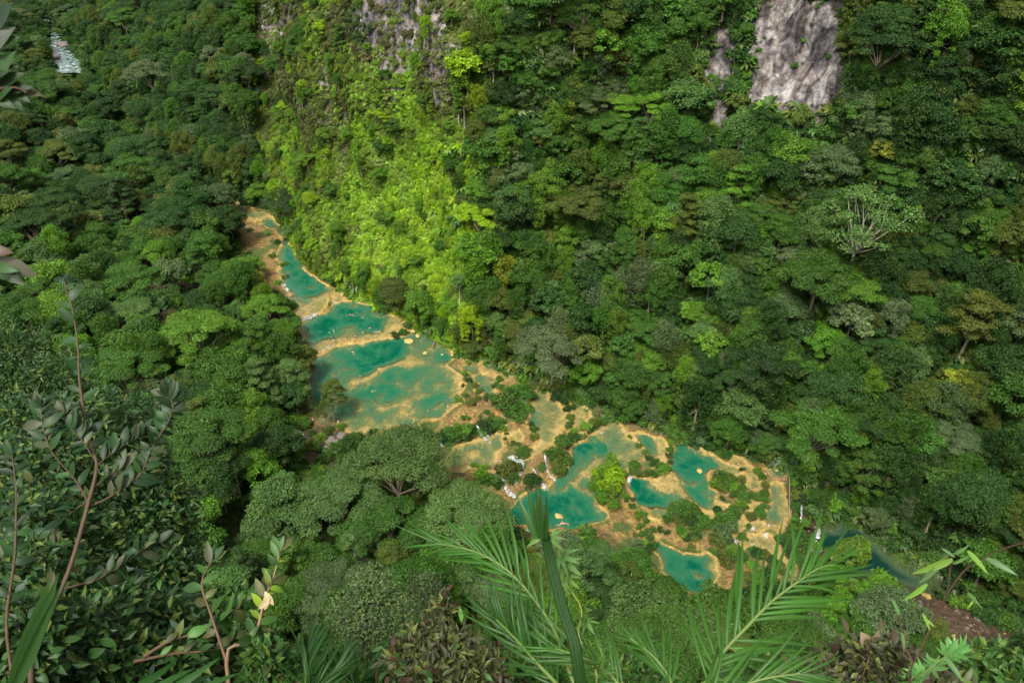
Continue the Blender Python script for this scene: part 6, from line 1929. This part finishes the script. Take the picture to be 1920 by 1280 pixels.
for d_, c_ in (((-.2, -.3, .7), (.40, .29, .2)), ((.3, -.2, .5), (.33, .22, .15)), ((.1, -.4, -.9), (.12, .08, .06)), ((-.2, -.3, -.8), (.10, .07, .05)), ((.25, -.3, -.6), (.14, .09, .06))):
    put_leaf(dry, 'leaf', dl, d_, (.4, -1, .2), .13, BROAD[2], c_, 1.2)

# -- bamboo twig at the right
bb = along(1696, 1300, 2.6)
bam = plant('bamboo', (bb.x, bb.y, ground_at(bb.x, bb.y)), "thin dark bamboo twig with narrow leaves in front of the dry riverbed", 'bamboo')
branch(bam, 'stem', [Vector(bam.location), bb] + px_path("1697,1275 1714,1240 1738,1190 1757,1150 1776,1110 1781,1070 1786,1040", 2.6, 2.55), .0034, .0018, M_DTWIG, 6)
branch(bam, 'stem', px_path("1776,1113 1807,1070 1847,1044 1885,1027 1930,1014", 2.55, 2.5), .0026, .0016, M_DTWIG, 6)
branch(bam, 'stem', [along(1714, 1242, 2.6)] + px_path("1698,1215 1690,1180 1684,1150", 2.6, 2.6), .004, .002, M_DTWIG, 6)
for (ax_, ay_), (bx_, by_), c_ in (((1786, 1048), (1708, 1080), 'y'), ((1790, 1044), (1766, 1026), 'm'), ((1786, 1056), (1822, 1044), 'm'), ((1814, 1032), (1856, 1076), 'y'), ((1788, 1038), (1822, 1026), 'm'), ((1850, 1046), (1912, 1078), 'm'), ((1738, 1094), (1696, 1132), 'y'), ((1814, 1110), (1842, 1138), 'm'),
                                 ((1828, 1118), (1818, 1142), 'y'), ((1686, 1152), (1672, 1118), 'm'), ((1690, 1185), (1700, 1222), 'm'), ((1730, 1150), (1746, 1182), 'y'), ((1735, 1160), (1752, 1172), 'y'), ((1770, 1230), (1810, 1276), 'm'), ((1760, 1060), (1722, 1098), 'm')):
    a_, b_ = along(ax_, ay_, 2.52), along(bx_, by_, 2.5)
    put_leaf(bam, 'leaf', a_, b_ - a_, (0.1, -.8, .6), (b_ - a_).length, BAMBOO[FR.integers(3)], vary((0.13, 0.23, 0.03) if c_ == 'y' else (0.07, 0.15, 0.045), FR, .1), 1.0)

# -- leaves reaching in from the left edge
lb_ = Vector((-2.25, 1.0, 0))
lb_.z = ground_at(lb_.x, lb_.y)
ov = plant('bush', lb_, "dark bush reaching in past the upper left edge, nearest to the viewer", 'bush')
branch(ov, 'stem', [lb_, along(-300, 700, 2.3), along(-160, 330, 2.2), along(-90, 160, 2.2), along(-60, 40, 2.2)], .02, .006, M_DTWIG)
P1 = branch(ov, 'branch', [along(-120, 240, 2.2)] + px_path("-50,200 -10,170 30,165 50,175", 2.15, 2.1), .006, .002, M_DTWIG, 6)
P2 = branch(ov, 'branch', [along(-200, 480, 2.25)] + px_path("-90,500 -20,495 20,505", 2.2, 2.15), .006, .002, M_DTWIG, 6)
for (ax_, ay_), (bx_, by_), c_ in (((-30, 110), (12, 40), (.05, .06, .04)), ((-10, 60), (14, 0), (.03, .06, .03)), ((-5, 165), (35, 130), (0.014, 0.04, 0.008)), ((0, 170), (58, 160), (0.014, 0.04, 0.008)), ((10, 172), (34, 200), (0.022, 0.06, 0.012)), ((-15, 160), (12, 90), (0.022, 0.06, 0.012)), ((-20, 180), (24, 198), (0.014, 0.04, 0.008)), ((40, 170), (76, 176), G_OL), ((-30, 150), (10, 132), (0.014, 0.04, 0.008)),
                             ((20, 168), (50, 186), (0.014, 0.04, 0.008)), ((-10, 190), (10, 160), (0.014, 0.04, 0.008)), ((-15, 90), (18, 60), (0.022, 0.06, 0.012)),
                             ((-15, 490), (66, 512), (.10, .10, .06)), ((-20, 500), (40, 520), (0.014, 0.04, 0.008)), ((-10, 500), (26, 505), (0.022, 0.06, 0.012)), ((0, 505), (44, 532), (0.014, 0.04, 0.008)), ((-30, 470), (14, 468), (.08, .05, .03))):
    a_, b_ = along(ax_, ay_, 2.15), along(bx_, by_, 2.1)
    put_leaf(ov, 'leaf', a_, b_ - a_, (0.1, -.7, .7), (b_ - a_).length, BROAD[FR.integers(5)], c_, 1.0)
